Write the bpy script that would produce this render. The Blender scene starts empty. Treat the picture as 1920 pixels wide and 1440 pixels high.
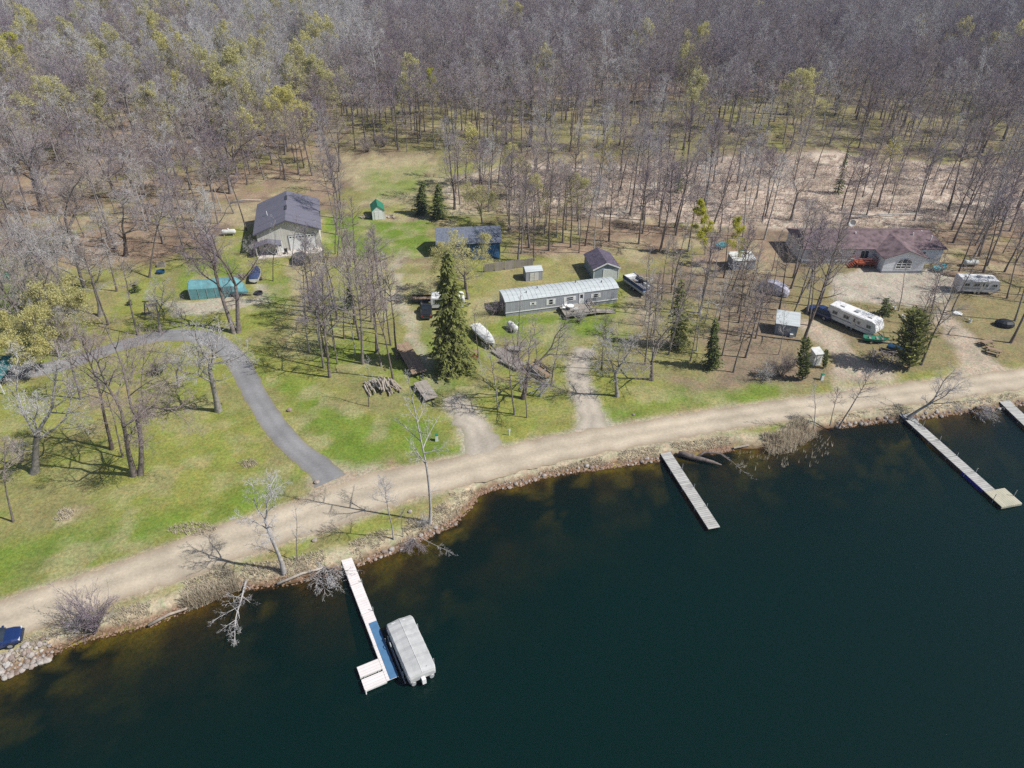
import bpy, math, random
import numpy as np
from mathutils import Vector, Matrix, Euler
R = math.radians
PI = math.pi
rnd = random.Random(7)
npr = np.random.RandomState(11)
scene = bpy.context.scene
COL = scene.collection

# ---------------------------------------------------------------- camera model (used to survey ground positions)
CH, CP, CF = 58.0, R(35.0), 1331.0
cP, sP = math.cos(CP), math.sin(CP)
WL = -0.7                                   # lake level

def G(px, py, z=0.0):
    a = (px - 960) / CF; b = (720 - py) / CF
    dy, dz = cP + b * sP, -sP + b * cP
    t = (z - CH) / dz
    return (a * t, dy * t)

def hgt(bx, by, ty):                        # height of something standing at a base point whose top shows at row ty
    y = G(bx, by)[1]; b = (720 - ty) / CF
    return CH + (-sP + b * cP) / (cP + b * sP) * y

# ---------------------------------------------------------------- materials
def nmat(name):
    m = bpy.data.materials.new(name); m.use_nodes = True
    nt = m.node_tree
    b = nt.nodes['Principled BSDF']
    b.inputs['Specular IOR Level'].default_value = 0.2
    return m, nt, b

def N(nt, typ, **kw):
    n = nt.nodes.new(typ)
    for k, v in kw.items():
        if k.startswith('i_'):
            n.inputs[k[2:].replace('_', ' ')].default_value = v
        else:
            setattr(n, k, v)
    return n

def ramp(nt, fac, stops):
    r = nt.nodes.new('ShaderNodeValToRGB')
    while len(r.color_ramp.elements) < len(stops):
        r.color_ramp.elements.new(0.5)
    for e, (p, c) in zip(r.color_ramp.elements, stops):
        e.position = p; e.color = (*c, 1)
    nt.links.new(fac, r.inputs[0])
    return r.outputs[0]

def mat(name, col, rough=0.8, var=0.15, scale=2.0, metal=0.0, spec=0.2, stretch=None, bump=0.0, coat=0.0):
    """surface with weathering noise: colour times 1 +- var at two scales"""
    m, nt, b = nmat(name)
    tc = N(nt, 'ShaderNodeTexCoord')
    vec = tc.outputs['Object']
    if stretch:
        mp = N(nt, 'ShaderNodeMapping'); mp.inputs['Scale'].default_value = stretch
        nt.links.new(vec, mp.inputs[0]); vec = mp.outputs[0]
    n1 = N(nt, 'ShaderNodeTexNoise', i_Scale=scale, i_Detail=6.0, i_Roughness=0.65)
    nt.links.new(vec, n1.inputs['Vector'])
    lo = tuple(max(0, c * (1 - var * 1.6)) for c in col); hi = tuple(min(1, c * (1 + var * 1.3)) for c in col)
    c = ramp(nt, n1.outputs['Fac'], [(0.3, lo), (0.5, col), (0.72, hi)])
    nt.links.new(c, b.inputs['Base Color'])
    b.inputs['Roughness'].default_value = rough; b.inputs['Metallic'].default_value = metal
    b.inputs['Specular IOR Level'].default_value = spec; b.inputs['Coat Weight'].default_value = coat
    if bump:
        bp = N(nt, 'ShaderNodeBump', i_Strength=bump, i_Distance=0.05)
        nt.links.new(n1.outputs['Fac'], bp.inputs['Height']); nt.links.new(bp.outputs[0], b.inputs['Normal'])
    return m

def striped(name, col, dark, axis, pitch, width=0.12, rough=0.7, var=0.12, metal=0.0):
    """boards / siding / ribbed metal: thin darker lines every pitch metres along one object axis"""
    m, nt, b = nmat(name)
    tc = N(nt, 'ShaderNodeTexCoord'); sx = N(nt, 'ShaderNodeSeparateXYZ')
    nt.links.new(tc.outputs['Object'], sx.inputs[0])
    d = N(nt, 'ShaderNodeMath', operation='DIVIDE'); d.inputs[1].default_value = pitch
    nt.links.new(sx.outputs[axis], d.inputs[0])
    fr = N(nt, 'ShaderNodeMath', operation='FRACT'); nt.links.new(d.outputs[0], fr.inputs[0])
    lt = N(nt, 'ShaderNodeMath', operation='LESS_THAN'); lt.inputs[1].default_value = width
    nt.links.new(fr.outputs[0], lt.inputs[0])
    fl = N(nt, 'ShaderNodeMath', operation='FLOOR'); nt.links.new(d.outputs[0], fl.inputs[0])
    wn = N(nt, 'ShaderNodeTexWhiteNoise', noise_dimensions='1D'); nt.links.new(fl.outputs[0], wn.inputs['W'])
    n1 = N(nt, 'ShaderNodeTexNoise', i_Scale=1.3, i_Detail=6.0, i_Roughness=0.65)
    nt.links.new(tc.outputs['Object'], n1.inputs['Vector'])
    ad = N(nt, 'ShaderNodeMath', operation='ADD'); nt.links.new(n1.outputs['Fac'], ad.inputs[0])
    ml = N(nt, 'ShaderNodeMath', operation='MULTIPLY'); ml.inputs[1].default_value = 0.35
    nt.links.new(wn.outputs['Value'], ml.inputs[0]); nt.links.new(ml.outputs[0], ad.inputs[1])
    c = ramp(nt, ad.outputs[0], [(0.35, tuple(x * (1 - 1.5 * var) for x in col)), (0.65, col), (1.0, tuple(min(1, x * (1 + var)) for x in col))])
    mx = N(nt, 'ShaderNodeMix', data_type='RGBA')
    nt.links.new(lt.outputs[0], mx.inputs[0]); nt.links.new(c, mx.inputs[6]); mx.inputs[7].default_value = (*dark, 1)
    nt.links.new(mx.outputs[2], b.inputs['Base Color'])
    b.inputs['Roughness'].default_value = rough; b.inputs['Metallic'].default_value = metal
    return m

def treemat(name, stops, noise=0.25, rough=0.9, scale=3.0, thin=0.0):
    """bark, twigs or leaves: a tint of its own for every tree, broken up by noise"""
    m, nt, b = nmat(name)
    oi = N(nt, 'ShaderNodeObjectInfo')
    c = ramp(nt, oi.outputs['Random'], stops)
    g = N(nt, 'ShaderNodeNewGeometry')
    n1 = N(nt, 'ShaderNodeTexNoise', i_Scale=scale, i_Detail=3.0)
    nt.links.new(g.outputs['Position'], n1.inputs['Vector'])
    mr = N(nt, 'ShaderNodeMapRange'); mr.inputs[1].default_value = 0.3; mr.inputs[2].default_value = 0.7
    mr.inputs[3].default_value = 1 - noise; mr.inputs[4].default_value = 1 + noise
    nt.links.new(n1.outputs['Fac'], mr.inputs[0])
    vm = N(nt, 'ShaderNodeVectorMath', operation='SCALE')
    nt.links.new(c, vm.inputs[0]); nt.links.new(mr.outputs[0], vm.inputs['Scale'])
    nt.links.new(vm.outputs[0], b.inputs['Base Color'])
    b.inputs['Roughness'].default_value = rough; b.inputs['Specular IOR Level'].default_value = 0.08
    if thin:                                    # light comes through thin blades and leaves
        tl = N(nt, 'ShaderNodeBsdfTranslucent'); nt.links.new(vm.outputs[0], tl.inputs[0])
        mx = N(nt, 'ShaderNodeMixShader', i_Fac=thin) if False else nt.nodes.new('ShaderNodeMixShader'); mx.inputs[0].default_value = thin
        nt.links.new(b.outputs[0], mx.inputs[1]); nt.links.new(tl.outputs[0], mx.inputs[2])
        nt.links.new(mx.outputs[0], nt.nodes['Material Output'].inputs['Surface'])
    return m

M = {}
M['white'] = mat('white_paint', (0.74, 0.74, 0.72), 0.6, 0.06)
M['offwhite'] = mat('aged_white', (0.60, 0.60, 0.57), 0.7, 0.12)
M['cream'] = striped('cream_steel_siding', (0.60, 0.58, 0.51), (0.44, 0.42, 0.37), 0, 0.45, 0.12)
M['barnroof'] = striped('grey_steel_roof', (0.155, 0.15, 0.185), (0.11, 0.105, 0.135), 1, 0.6, 0.1, 0.5)
M['glass'] = mat('dark_glass', (0.03, 0.04, 0.055), 0.12, 0.3, 1.0, spec=0.5)
M['concrete'] = mat('concrete', (0.55, 0.50, 0.44), 0.9, 0.12)
M['wood'] = striped('weathered_boards', (0.30, 0.27, 0.235), (0.12, 0.105, 0.09), 0, 0.16, 0.12, 0.9, 0.2)
M['woody'] = striped('weathered_boards_along', (0.32, 0.285, 0.24), (0.13, 0.11, 0.09), 1, 0.18, 0.12, 0.9, 0.22)
M['plank'] = striped('brown_trailer_planks', (0.30, 0.215, 0.145), (0.13, 0.09, 0.06), 1, 0.24, 0.1, 0.9, 0.22)
M['dockgrey'] = striped('grey_dock_boards', (0.42, 0.41, 0.385), (0.15, 0.145, 0.135), 1, 0.30, 0.13, 0.9, 0.22)
M['dockgold'] = striped('newer_dock_boards', (0.46, 0.43, 0.33), (0.2, 0.18, 0.13), 0, 0.30, 0.1, 0.9, 0.12)
M['dockwhite'] = striped('pale_dock_panels', (0.73, 0.67, 0.645), (0.50, 0.455, 0.435), 1, 0.30, 0.10, 0.7, 0.07)
M['bluemat'] = mat('blue_mat', (0.075, 0.175, 0.31), 0.9, 0.08)
M['metal'] = mat('galvanised', (0.42, 0.43, 0.44), 0.45, 0.15, metal=0.4)
M['darkmetal'] = mat('dark_steel', (0.05, 0.05, 0.055), 0.6, 0.3)
M['rubber'] = mat('rubber', (0.025, 0.025, 0.025), 0.9, 0.2)
M['rim'] = mat('alloy', (0.45, 0.46, 0.48), 0.35, 0.1, metal=0.5)
M['greycover'] = mat('grey_canvas', (0.44, 0.44, 0.43), 0.9, 0.1, 1.2, bump=0.35)
M['teal'] = mat('teal_tarp', (0.135, 0.30, 0.325), 0.6, 0.16, 0.8, bump=0.3)
M['mhwall'] = striped('grey_mobile_home_siding', (0.33, 0.34, 0.375), (0.25, 0.26, 0.285), 0, 0.4, 0.12)
M['mhroof'] = mat('aluminium_roof', (0.50, 0.53, 0.53), 0.55, 0.12, 0.7, stretch=(0.4, 3, 1))
M['skirt'] = striped('skirting', (0.29, 0.30, 0.33), (0.2, 0.21, 0.23), 0, 0.3, 0.15)
M['bluegrey'] = striped('blue_grey_siding', (0.26, 0.31, 0.36), (0.18, 0.22, 0.26), 2, 0.22, 0.15)
M['bluewall'] = striped('steel_blue_siding', (0.13, 0.185, 0.23), (0.08, 0.12, 0.155), 1, 0.5, 0.12)
M['shingle'] = mat('grey_shingles', (0.145, 0.16, 0.20), 0.9, 0.25, 3.0, bump=0.3)
M['purpleroof'] = mat('dark_purple_shingles', (0.105, 0.088, 0.12), 0.9, 0.35, 2.0, bump=0.3)
M['redroof'] = mat('faded_red_shingles', (0.165, 0.118, 0.122), 0.9, 0.38, 0.9, bump=0.3)
M['housewall'] = striped('pale_lap_siding', (0.66, 0.68, 0.72), (0.54, 0.56, 0.60), 2, 0.2, 0.12)
M['reddeck'] = mat('red_stained_wood', (0.33, 0.085, 0.04), 0.8, 0.3, 3.0)
M['greenroof'] = mat('green_steel', (0.03, 0.19, 0.115), 0.5, 0.1)
M['shedwall'] = mat('pale_shed', (0.60, 0.64, 0.62), 0.7, 0.08)
M['blacktarp'] = mat('black_plastic', (0.02, 0.022, 0.026), 0.5, 0.4, 3)
M['silvertarp'] = mat('silver_tarp', (0.40, 0.38, 0.44), 0.5, 0.25, 1.6, bump=0.6)
M['bluetarp'] = mat('blue_tarp', (0.018, 0.062, 0.125), 0.6, 0.4, 1.2, bump=0.6)
M['turq'] = mat('turquoise_plastic', (0.05, 0.36, 0.42), 0.5, 0.15)
M['navy'] = mat('navy_cover', (0.035, 0.06, 0.14), 0.8, 0.25)
M['carblue'] = mat('blue_car_paint', (0.012, 0.030, 0.11), 0.25, 0.1, spec=0.5, coat=0.5)
M['cargrey'] = mat('grey_car_paint', (0.075, 0.08, 0.09), 0.3, 0.1, spec=0.5, coat=0.5)
M['carblack'] = mat('black_car_paint', (0.018, 0.018, 0.022), 0.3, 0.1, spec=0.5, coat=0.5)
M['lamp'] = mat('lamp_plastic', (0.7, 0.7, 0.68), 0.2, 0.05, spec=0.5)
M['redlamp'] = mat('red_lamp_plastic', (0.35, 0.02, 0.02), 0.2, 0.05, spec=0.5)
M['rvwhite'] = mat('rv_white', (0.72, 0.71, 0.70), 0.45, 0.07)
M['rvside'] = mat('rv_side', (0.50, 0.50, 0.53), 0.5, 0.08)
M['rock'] = treemat('stone', [(0, (0.30, 0.25, 0.205)), (0.4, (0.36, 0.33, 0.30)), (0.7, (0.24, 0.175, 0.14)), (1, (0.42, 0.40, 0.375))], 0.25, 0.95)
M['log'] = treemat('weathered_log', [(0, (0.30, 0.25, 0.20)), (1, (0.44, 0.39, 0.33))], 0.25, 0.95)
M['brush'] = treemat('dead_branch', [(0, (0.22, 0.18, 0.16)), (1, (0.34, 0.30, 0.28))], 0.25)
M['bark'] = treemat('grey_brown_bark', [(0, (0.125, 0.098, 0.085)), (0.5, (0.185, 0.155, 0.14)), (1, (0.25, 0.222, 0.205))], 0.35)
M['midbark'] = treemat('lichen_grey_bark', [(0, (0.21, 0.19, 0.172)), (0.5, (0.26, 0.24, 0.222)), (1, (0.31, 0.29, 0.27))], 0.3)
M['palebark'] = treemat('pale_bark', [(0, (0.29, 0.27, 0.25)), (1, (0.42, 0.40, 0.385))], 0.25)
M['twig'] = treemat('purple_grey_twigs', [(0, (0.225, 0.180, 0.205)), (0.25, (0.265, 0.222, 0.245)), (0.45, (0.315, 0.275, 0.30)), (0.62, (0.295, 0.24, 0.225)), (0.8, (0.335, 0.285, 0.25)), (1, (0.375, 0.345, 0.355))], 0.25)
M['twigwarm'] = treemat('brown_grey_twigs', [(0, (0.27, 0.215, 0.195)), (0.5, (0.34, 0.285, 0.255)), (1, (0.40, 0.35, 0.31))], 0.25)
M['twigpale'] = treemat('pale_grey_twigs', [(0, (0.38, 0.355, 0.35)), (0.5, (0.45, 0.43, 0.425)), (1, (0.52, 0.50, 0.49))], 0.2)
M['twigolive'] = treemat('olive_twigs', [(0, (0.33, 0.31, 0.20)), (1, (0.39, 0.36, 0.22))], 0.15)
M['leafyel'] = treemat('pale_yellow_green_leaf', [(0, (0.56, 0.53, 0.27)), (0.5, (0.62, 0.575, 0.28)), (1, (0.64, 0.59, 0.22))], 0.2, thin=0.5)
M['leaflime'] = treemat('lime_leaf', [(0, (0.50, 0.49, 0.055)), (1, (0.56, 0.54, 0.08))], 0.2, thin=0.4)
M['needle'] = treemat('spruce_needles', [(0, (0.185, 0.20, 0.065)), (0.5, (0.21, 0.225, 0.07)), (1, (0.155, 0.18, 0.06))], 0.4, thin=0.3)
M['cedar'] = treemat('cedar_needles', [(0, (0.10, 0.13, 0.04)), (1, (0.135, 0.16, 0.045))], 0.35, thin=0.2)
M['reed'] = treemat('dry_reed', [(0, (0.56, 0.485, 0.37)), (1, (0.62, 0.55, 0.43))], 0.3, thin=0.45)
M['marshgrass'] = treemat('dry_marsh_grass', [(0, (0.58, 0.48, 0.40)), (1, (0.62, 0.52, 0.44))], 0.3, scale=0.8, thin=0.45)
M['weedgrass'] = treemat('lake_weed', [(0, (0.12, 0.10, 0.03)), (1, (0.2, 0.15, 0.05))], 0.35)

# ---------------------------------------------------------------- mesh builder
class MB:
    def __init__(s):
        s.v, s.f, s.m = [], [], []
    def face(s, pts, mi=0):
        b = len(s.v); s.v += [tuple(p) for p in pts]; s.f.append(tuple(range(b, b + len(pts)))); s.m.append(mi); return s
    def hexa(s, a, b_, mi=0):                       # two quads (bottom ring a, top ring b)
        b = len(s.v); s.v += [tuple(p) for p in a] + [tuple(p) for p in b_]
        for q in ((3, 2, 1, 0), (4, 5, 6, 7), (0, 1, 5, 4), (1, 2, 6, 5), (2, 3, 7, 6), (3, 0, 4, 7)):
            s.f.append(tuple(b + k for k in q)); s.m.append(mi)
        return s
    def box(s, x0, x1, y0, y1, z0, z1, mi=0):
        return s.hexa([(x0, y0, z0), (x1, y0, z0), (x1, y1, z0), (x0, y1, z0)], [(x0, y0, z1), (x1, y0, z1), (x1, y1, z1), (x0, y1, z1)], mi)
    def slab(s, a, b, c, d, th, mi=0):              # quad given counter-clockwise from above, thickened downwards
        n = (Vector(b) - Vector(a)).cross(Vector(d) - Vector(a)).normalized() * th
        return s.hexa([Vector(p) - n for p in (a, b, c, d)], [a, b, c, d], mi)
    def bar(s, p, q, w, h=None, mi=0):
        h = h or w; p, q = Vector(p), Vector(q); d = (q - p).normalized()
        u = d.cross(Vector((0, 0, 1)))
        u = Vector((1, 0, 0)) if u.length < 1e-3 else u.normalized()
        t = u.cross(d).normalized(); u = u * w / 2; t = t * h / 2
        return s.hexa([p - u - t, p + u - t, q + u - t, q - u - t], [p - u + t, p + u + t, q + u + t, q - u + t], mi)
    def loft(s, rings, mi=0, cap=True, closed=True):
        b = len(s.v); n = len(rings[0])
        for r in rings: s.v += [tuple(p) for p in r]
        for i in range(len(rings) - 1):
            for k in range(n if closed else n - 1):
                s.f.append((b + i * n + k, b + i * n + (k + 1) % n, b + (i + 1) * n + (k + 1) % n, b + (i + 1) * n + k)); s.m.append(mi)
        if cap:
            s.f.append(tuple(b + k for k in reversed(range(n)))); s.m.append(mi)
            o = b + (len(rings) - 1) * n
            s.f.append(tuple(o + k for k in range(n))); s.m.append(mi)
        return s
    def tube(s, pts, rad, n=6, mi=0, cap=True):
        pts = [Vector(p) for p in pts]; rings = []
        if not hasattr(rad, '__len__'): rad = [rad] * len(pts)
        for i, p in enumerate(pts):
            d = (pts[min(i + 1, len(pts) - 1)] - pts[max(i - 1, 0)]).normalized()
            u = d.cross(Vector((0.31, 0.17, 0.93))).normalized(); w = d.cross(u)
            rings.append([p + (u * math.cos(2 * PI * k / n) + w * math.sin(2 * PI * k / n)) * rad[i] for k in range(n)])
        return s.loft(rings, mi, cap)
    def prism(s, poly, axis, a, b, mi=0):           # poly in the plane normal to axis ('x': (y,z), 'y': (x,z)), from a to b
        mk = (lambda p, t: (t, p[0], p[1])) if axis == 'x' else (lambda p, t: (p[0], t, p[1]))
        return s.loft([[mk(p, a) for p in poly], [mk(p, b) for p in poly]], mi)
    def ball(s, c, r, nu=10, nv=6, mi=0, sc=(1, 1, 1)):
        rings = []
        for j in range(nv + 1):
            th = PI * (0.03 + 0.94 * j / nv)
            rings.append([(c[0] + sc[0] * r * math.sin(th) * math.cos(2 * PI * k / nu), c[1] + sc[1] * r * math.sin(th) * math.sin(2 * PI * k / nu), c[2] - sc[2] * r * math.cos(th)) for k in range(nu)])
        return s.loft(rings, mi)
    def mesh(s, name, mats, smooth=False):
        me = bpy.data.meshes.new(name); me.from_pydata(s.v, [], s.f)
        for m in mats: me.materials.append(m)
        if len(mats) > 1: me.polygons.foreach_set('material_index', s.m)
        if smooth: me.polygons.foreach_set('use_smooth', [True] * len(s.f))
        me.update(); return me
    def build(s, name, mats, parent=None, smooth=False):
        if not isinstance(mats, (list, tuple)): mats = [mats]
        o = bpy.data.objects.new(name, s.mesh(name, mats, smooth)); COL.objects.link(o)
        if not smooth is False: pass
        if parent is not None: o.parent = parent
        fix_normals(o.data)
        return o

import bmesh
def fix_normals(me):
    bm = bmesh.new(); bm.from_mesh(me)
    bmesh.ops.recalc_face_normals(bm, faces=bm.faces[:]); bm.to_mesh(me); bm.free()

def thing(name, label, cat, loc=(0, 0, 0), rz=0.0, group=None):
    o = bpy.data.objects.new(name, None); COL.objects.link(o)
    o.empty_display_size = 0.3
    o.location = loc if len(loc) == 3 else (loc[0], loc[1], 0.0)
    o.rotation_euler = (0, 0, rz); tag(o, label, cat, group); return o
def tag(o, label=None, cat=None, group=None, kind=None):
    if label: o['label'] = label
    if cat: o['category'] = cat
    if group: o['group'] = group
    if kind: o['kind'] = kind
    return o
def copy_tree(o, parent=None):
    c = o.copy(); COL.objects.link(c)
    if parent is not None: c.parent = parent
    for ch in o.children: copy_tree(ch, c)
    return c

# ---------------------------------------------------------------- numpy noise
def vnoise(x, y, s, seed):
    g = np.random.RandomState(seed).rand(256, 256)
    x = x / s; y = y / s
    xi = np.floor(x).astype(int); yi = np.floor(y).astype(int)
    fx = x - xi; fy = y - yi
    fx = fx * fx * (3 - 2 * fx); fy = fy * fy * (3 - 2 * fy)
    a = g[xi % 256, yi % 256]; b = g[(xi + 1) % 256, yi % 256]; c = g[xi % 256, (yi + 1) % 256]; d = g[(xi + 1) % 256, (yi + 1) % 256]
    return (a * (1 - fx) + b * fx) * (1 - fy) + (c * (1 - fx) + d * fx) * fy
def fnoise(x, y, s, seed, octv=4):
    t = 0; a = 1; w = 0
    for k in range(octv):
        t = t + a * vnoise(x + 31 * k, y - 17 * k, s / 2 ** k, seed + k); w += a; a *= 0.55
    return t / w
def sstep(a, b, x):
    t = np.clip((x - a) / (b - a), 0, 1); return t * t * (3 - 2 * t)
def seg_dist(x, y, pts, closed):
    d = np.full(x.shape, 1e9); n = len(pts)
    for i in range(n if closed else n - 1):
        ax, ay = pts[i]; bx, by = pts[(i + 1) % n]
        dx, dy = bx - ax, by - ay; L2 = dx * dx + dy * dy + 1e-12
        t = np.clip(((x - ax) * dx + (y - ay) * dy) / L2, 0, 1)
        d = np.minimum(d, np.hypot(x - ax - t * dx, y - ay - t * dy))
    return d
def poly_sd(x, y, pts):                       # positive inside
    ins = np.zeros(x.shape, bool); n = len(pts)
    for i in range(n):
        ax, ay = pts[i]; bx, by = pts[(i + 1) % n]
        if ay == by: continue
        c = ((ay > y) != (by > y)) & (x < (bx - ax) * (y - ay) / (by - ay) + ax)
        ins ^= c
    d = seg_dist(x, y, pts, True)
    return np.where(ins, d, -d)
def inside(x, y, pts):
    r = False; n = len(pts)
    for i in range(n):
        ax, ay = pts[i]; bx, by = pts[(i + 1) % n]
        if (ay > y) != (by > y) and x < (bx - ax) * (y - ay) / (by - ay) + ax: r = not r
    return r
def GP(pts, z=0.0): return [G(a, b, z) for a, b in pts]
def catmull(pts, n=6):
    out = []; P = [pts[0]] + list(pts) + [pts[-1]]
    for i in range(1, len(P) - 2):
        for k in range(n):
            t = k / n
            out.append(tuple(0.5 * (2 * P[i][c] + (P[i + 1][c] - P[i - 1][c]) * t + (2 * P[i - 1][c] - 5 * P[i][c] + 4 * P[i + 1][c] - P[i + 2][c]) * t * t + (3 * P[i][c] - P[i - 1][c] - 3 * P[i + 1][c] + P[i + 2][c]) * t ** 3) for c in range(len(P[i]))))
    out.append(tuple(pts[-1])); return out

# ================================================================ GROUND, LAKE, ROADS
SHORE = [(-300, 1375), (-120, 1310), (0, 1267), (60, 1243), (100, 1227), (143, 1207), (213, 1187), (283, 1172), (350, 1143), (417, 1117), (450, 1103), (500, 1100), (560, 1090), (617, 1073), (670, 1060), (723, 1040), (770, 1023), (807, 1003), (853, 982), (873, 960), (900, 925), (920, 918), (973, 910), (1017, 895), (1090, 883), (1173, 872), (1240, 862), (1265, 856), (1332, 850), (1376, 842), (1436, 842), (1473, 842), (1501, 820), (1524, 809), (1570, 802), (1647, 792), (1713, 787), (1763, 780), (1847, 770), (1920, 758), (2060, 735), (2400, 690)]
shore = GP(SHORE, WL)
shore = [(-400, shore[0][1] - 60)] + shore + [(500, shore[-1][1] + 30)]
shx = np.array([p[0] for p in shore]); shy = np.array([p[1] for p in shore])
def shore_sd(x, y):                            # positive on land
    d = seg_dist(x, y, shore, False)
    d = np.where(y > np.interp(x, shx, shy), d, -d)
    return d + 0.5 * (fnoise(x, y, 1.6, 5, 2) - 0.5)
def ground_z(x, y):
    sd = shore_sd(x, y)
    z = WL * (1 - sstep(0.0, 1.5, sd))
    w = np.maximum(-sd, 0)
    dep = 0.14 * w + 0.35 * (1 - np.exp(-w / 3)) + 0.5 * (fnoise(x, y, 7, 9) - 0.5) * sstep(1, 7, w)
    return np.where(sd > 0, z, WL - np.clip(dep, 0.02, 4.0)), sd

ROAD_N = [(-420, 1275), (-200, 1192), (0, 1128), (100, 1095), (200, 1062), (300, 1028), (400, 989), (493, 965), (593, 926), (690, 889), (780, 874), (860, 853), (1010, 822), (1100, 805), (1200, 790), (1300, 774), (1380, 762), (1450, 753), (1560, 738), (1650, 725), (1750, 712), (1850, 700), (1920, 692), (2100, 668), (2500, 615)]
ROAD_S = [(-420, 1345), (-200, 1268), (-80, 1230), (37, 1190), (133, 1157), (200, 1133), (333, 1090), (400, 1066), (467, 1042), (567, 1007), (633, 987), (757, 940), (807, 928), (927, 898), (1023, 872), (1140, 847), (1280, 823), (1380, 803), (1513, 783), (1613, 768), (1713, 758), (1813, 743), (1920, 730), (2100, 702), (2500, 645)]
road_poly = GP(ROAD_N) + GP(ROAD_S)[::-1]
ASPH = [((620, 902), 4.0), ((598, 876), 3.3), ((535, 822), 3.1), ((488, 756), 3.1), ((457, 698), 3.2), ((430, 660), 3.4), ((385, 634), 3.5), ((318, 628), 3.6), ((255, 640), 3.5), ((190, 660), 3.3), ((120, 684), 3.4), ((40, 698), 4.4), ((-60, 705), 4.6)]
GRAV = {
 'gravel_drive': [((908, 850), 4.6), ((893, 812), 4.0), ((872, 775), 3.4), ((846, 744), 2.4)],
 'dirt_drive': [((1116, 803), 5.0), ((1107, 775), 3.3), ((1086, 715), 3.0), ((1082, 682), 2.6), ((1098, 655), 2.2)],
}
def ribbon(cw):
    c = catmull([(*G(*p), w) for p, w in cw], 8)
    L, Rr = [], []
    for i, (x, y, w) in enumerate(c):
        a = c[max(i - 1, 0)]; b = c[min(i + 1, len(c) - 1)]
        dx, dy = b[0] - a[0], b[1] - a[1]; l = math.hypot(dx, dy) + 1e-9
        L.append((x - dy / l * w / 2, y + dx / l * w / 2)); Rr.append((x + dy / l * w / 2, y - dx / l * w / 2))
    return L, Rr

C_LITTER = (0.30, 0.215, 0.15); C_FOREST = (0.225, 0.17, 0.12); C_OLIVE = (0.215, 0.21, 0.07)
C_LAWN = (0.232, 0.24, 0.062); C_GREEN = (0.138, 0.208, 0.03); C_TAN = (0.36, 0.305, 0.185); C_MARSH = (0.52, 0.43, 0.355)
C_GRAV = (0.40, 0.35, 0.285); C_DIRT = (0.40, 0.33, 0.255); C_SHORE = (0.42, 0.36, 0.26)
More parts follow.
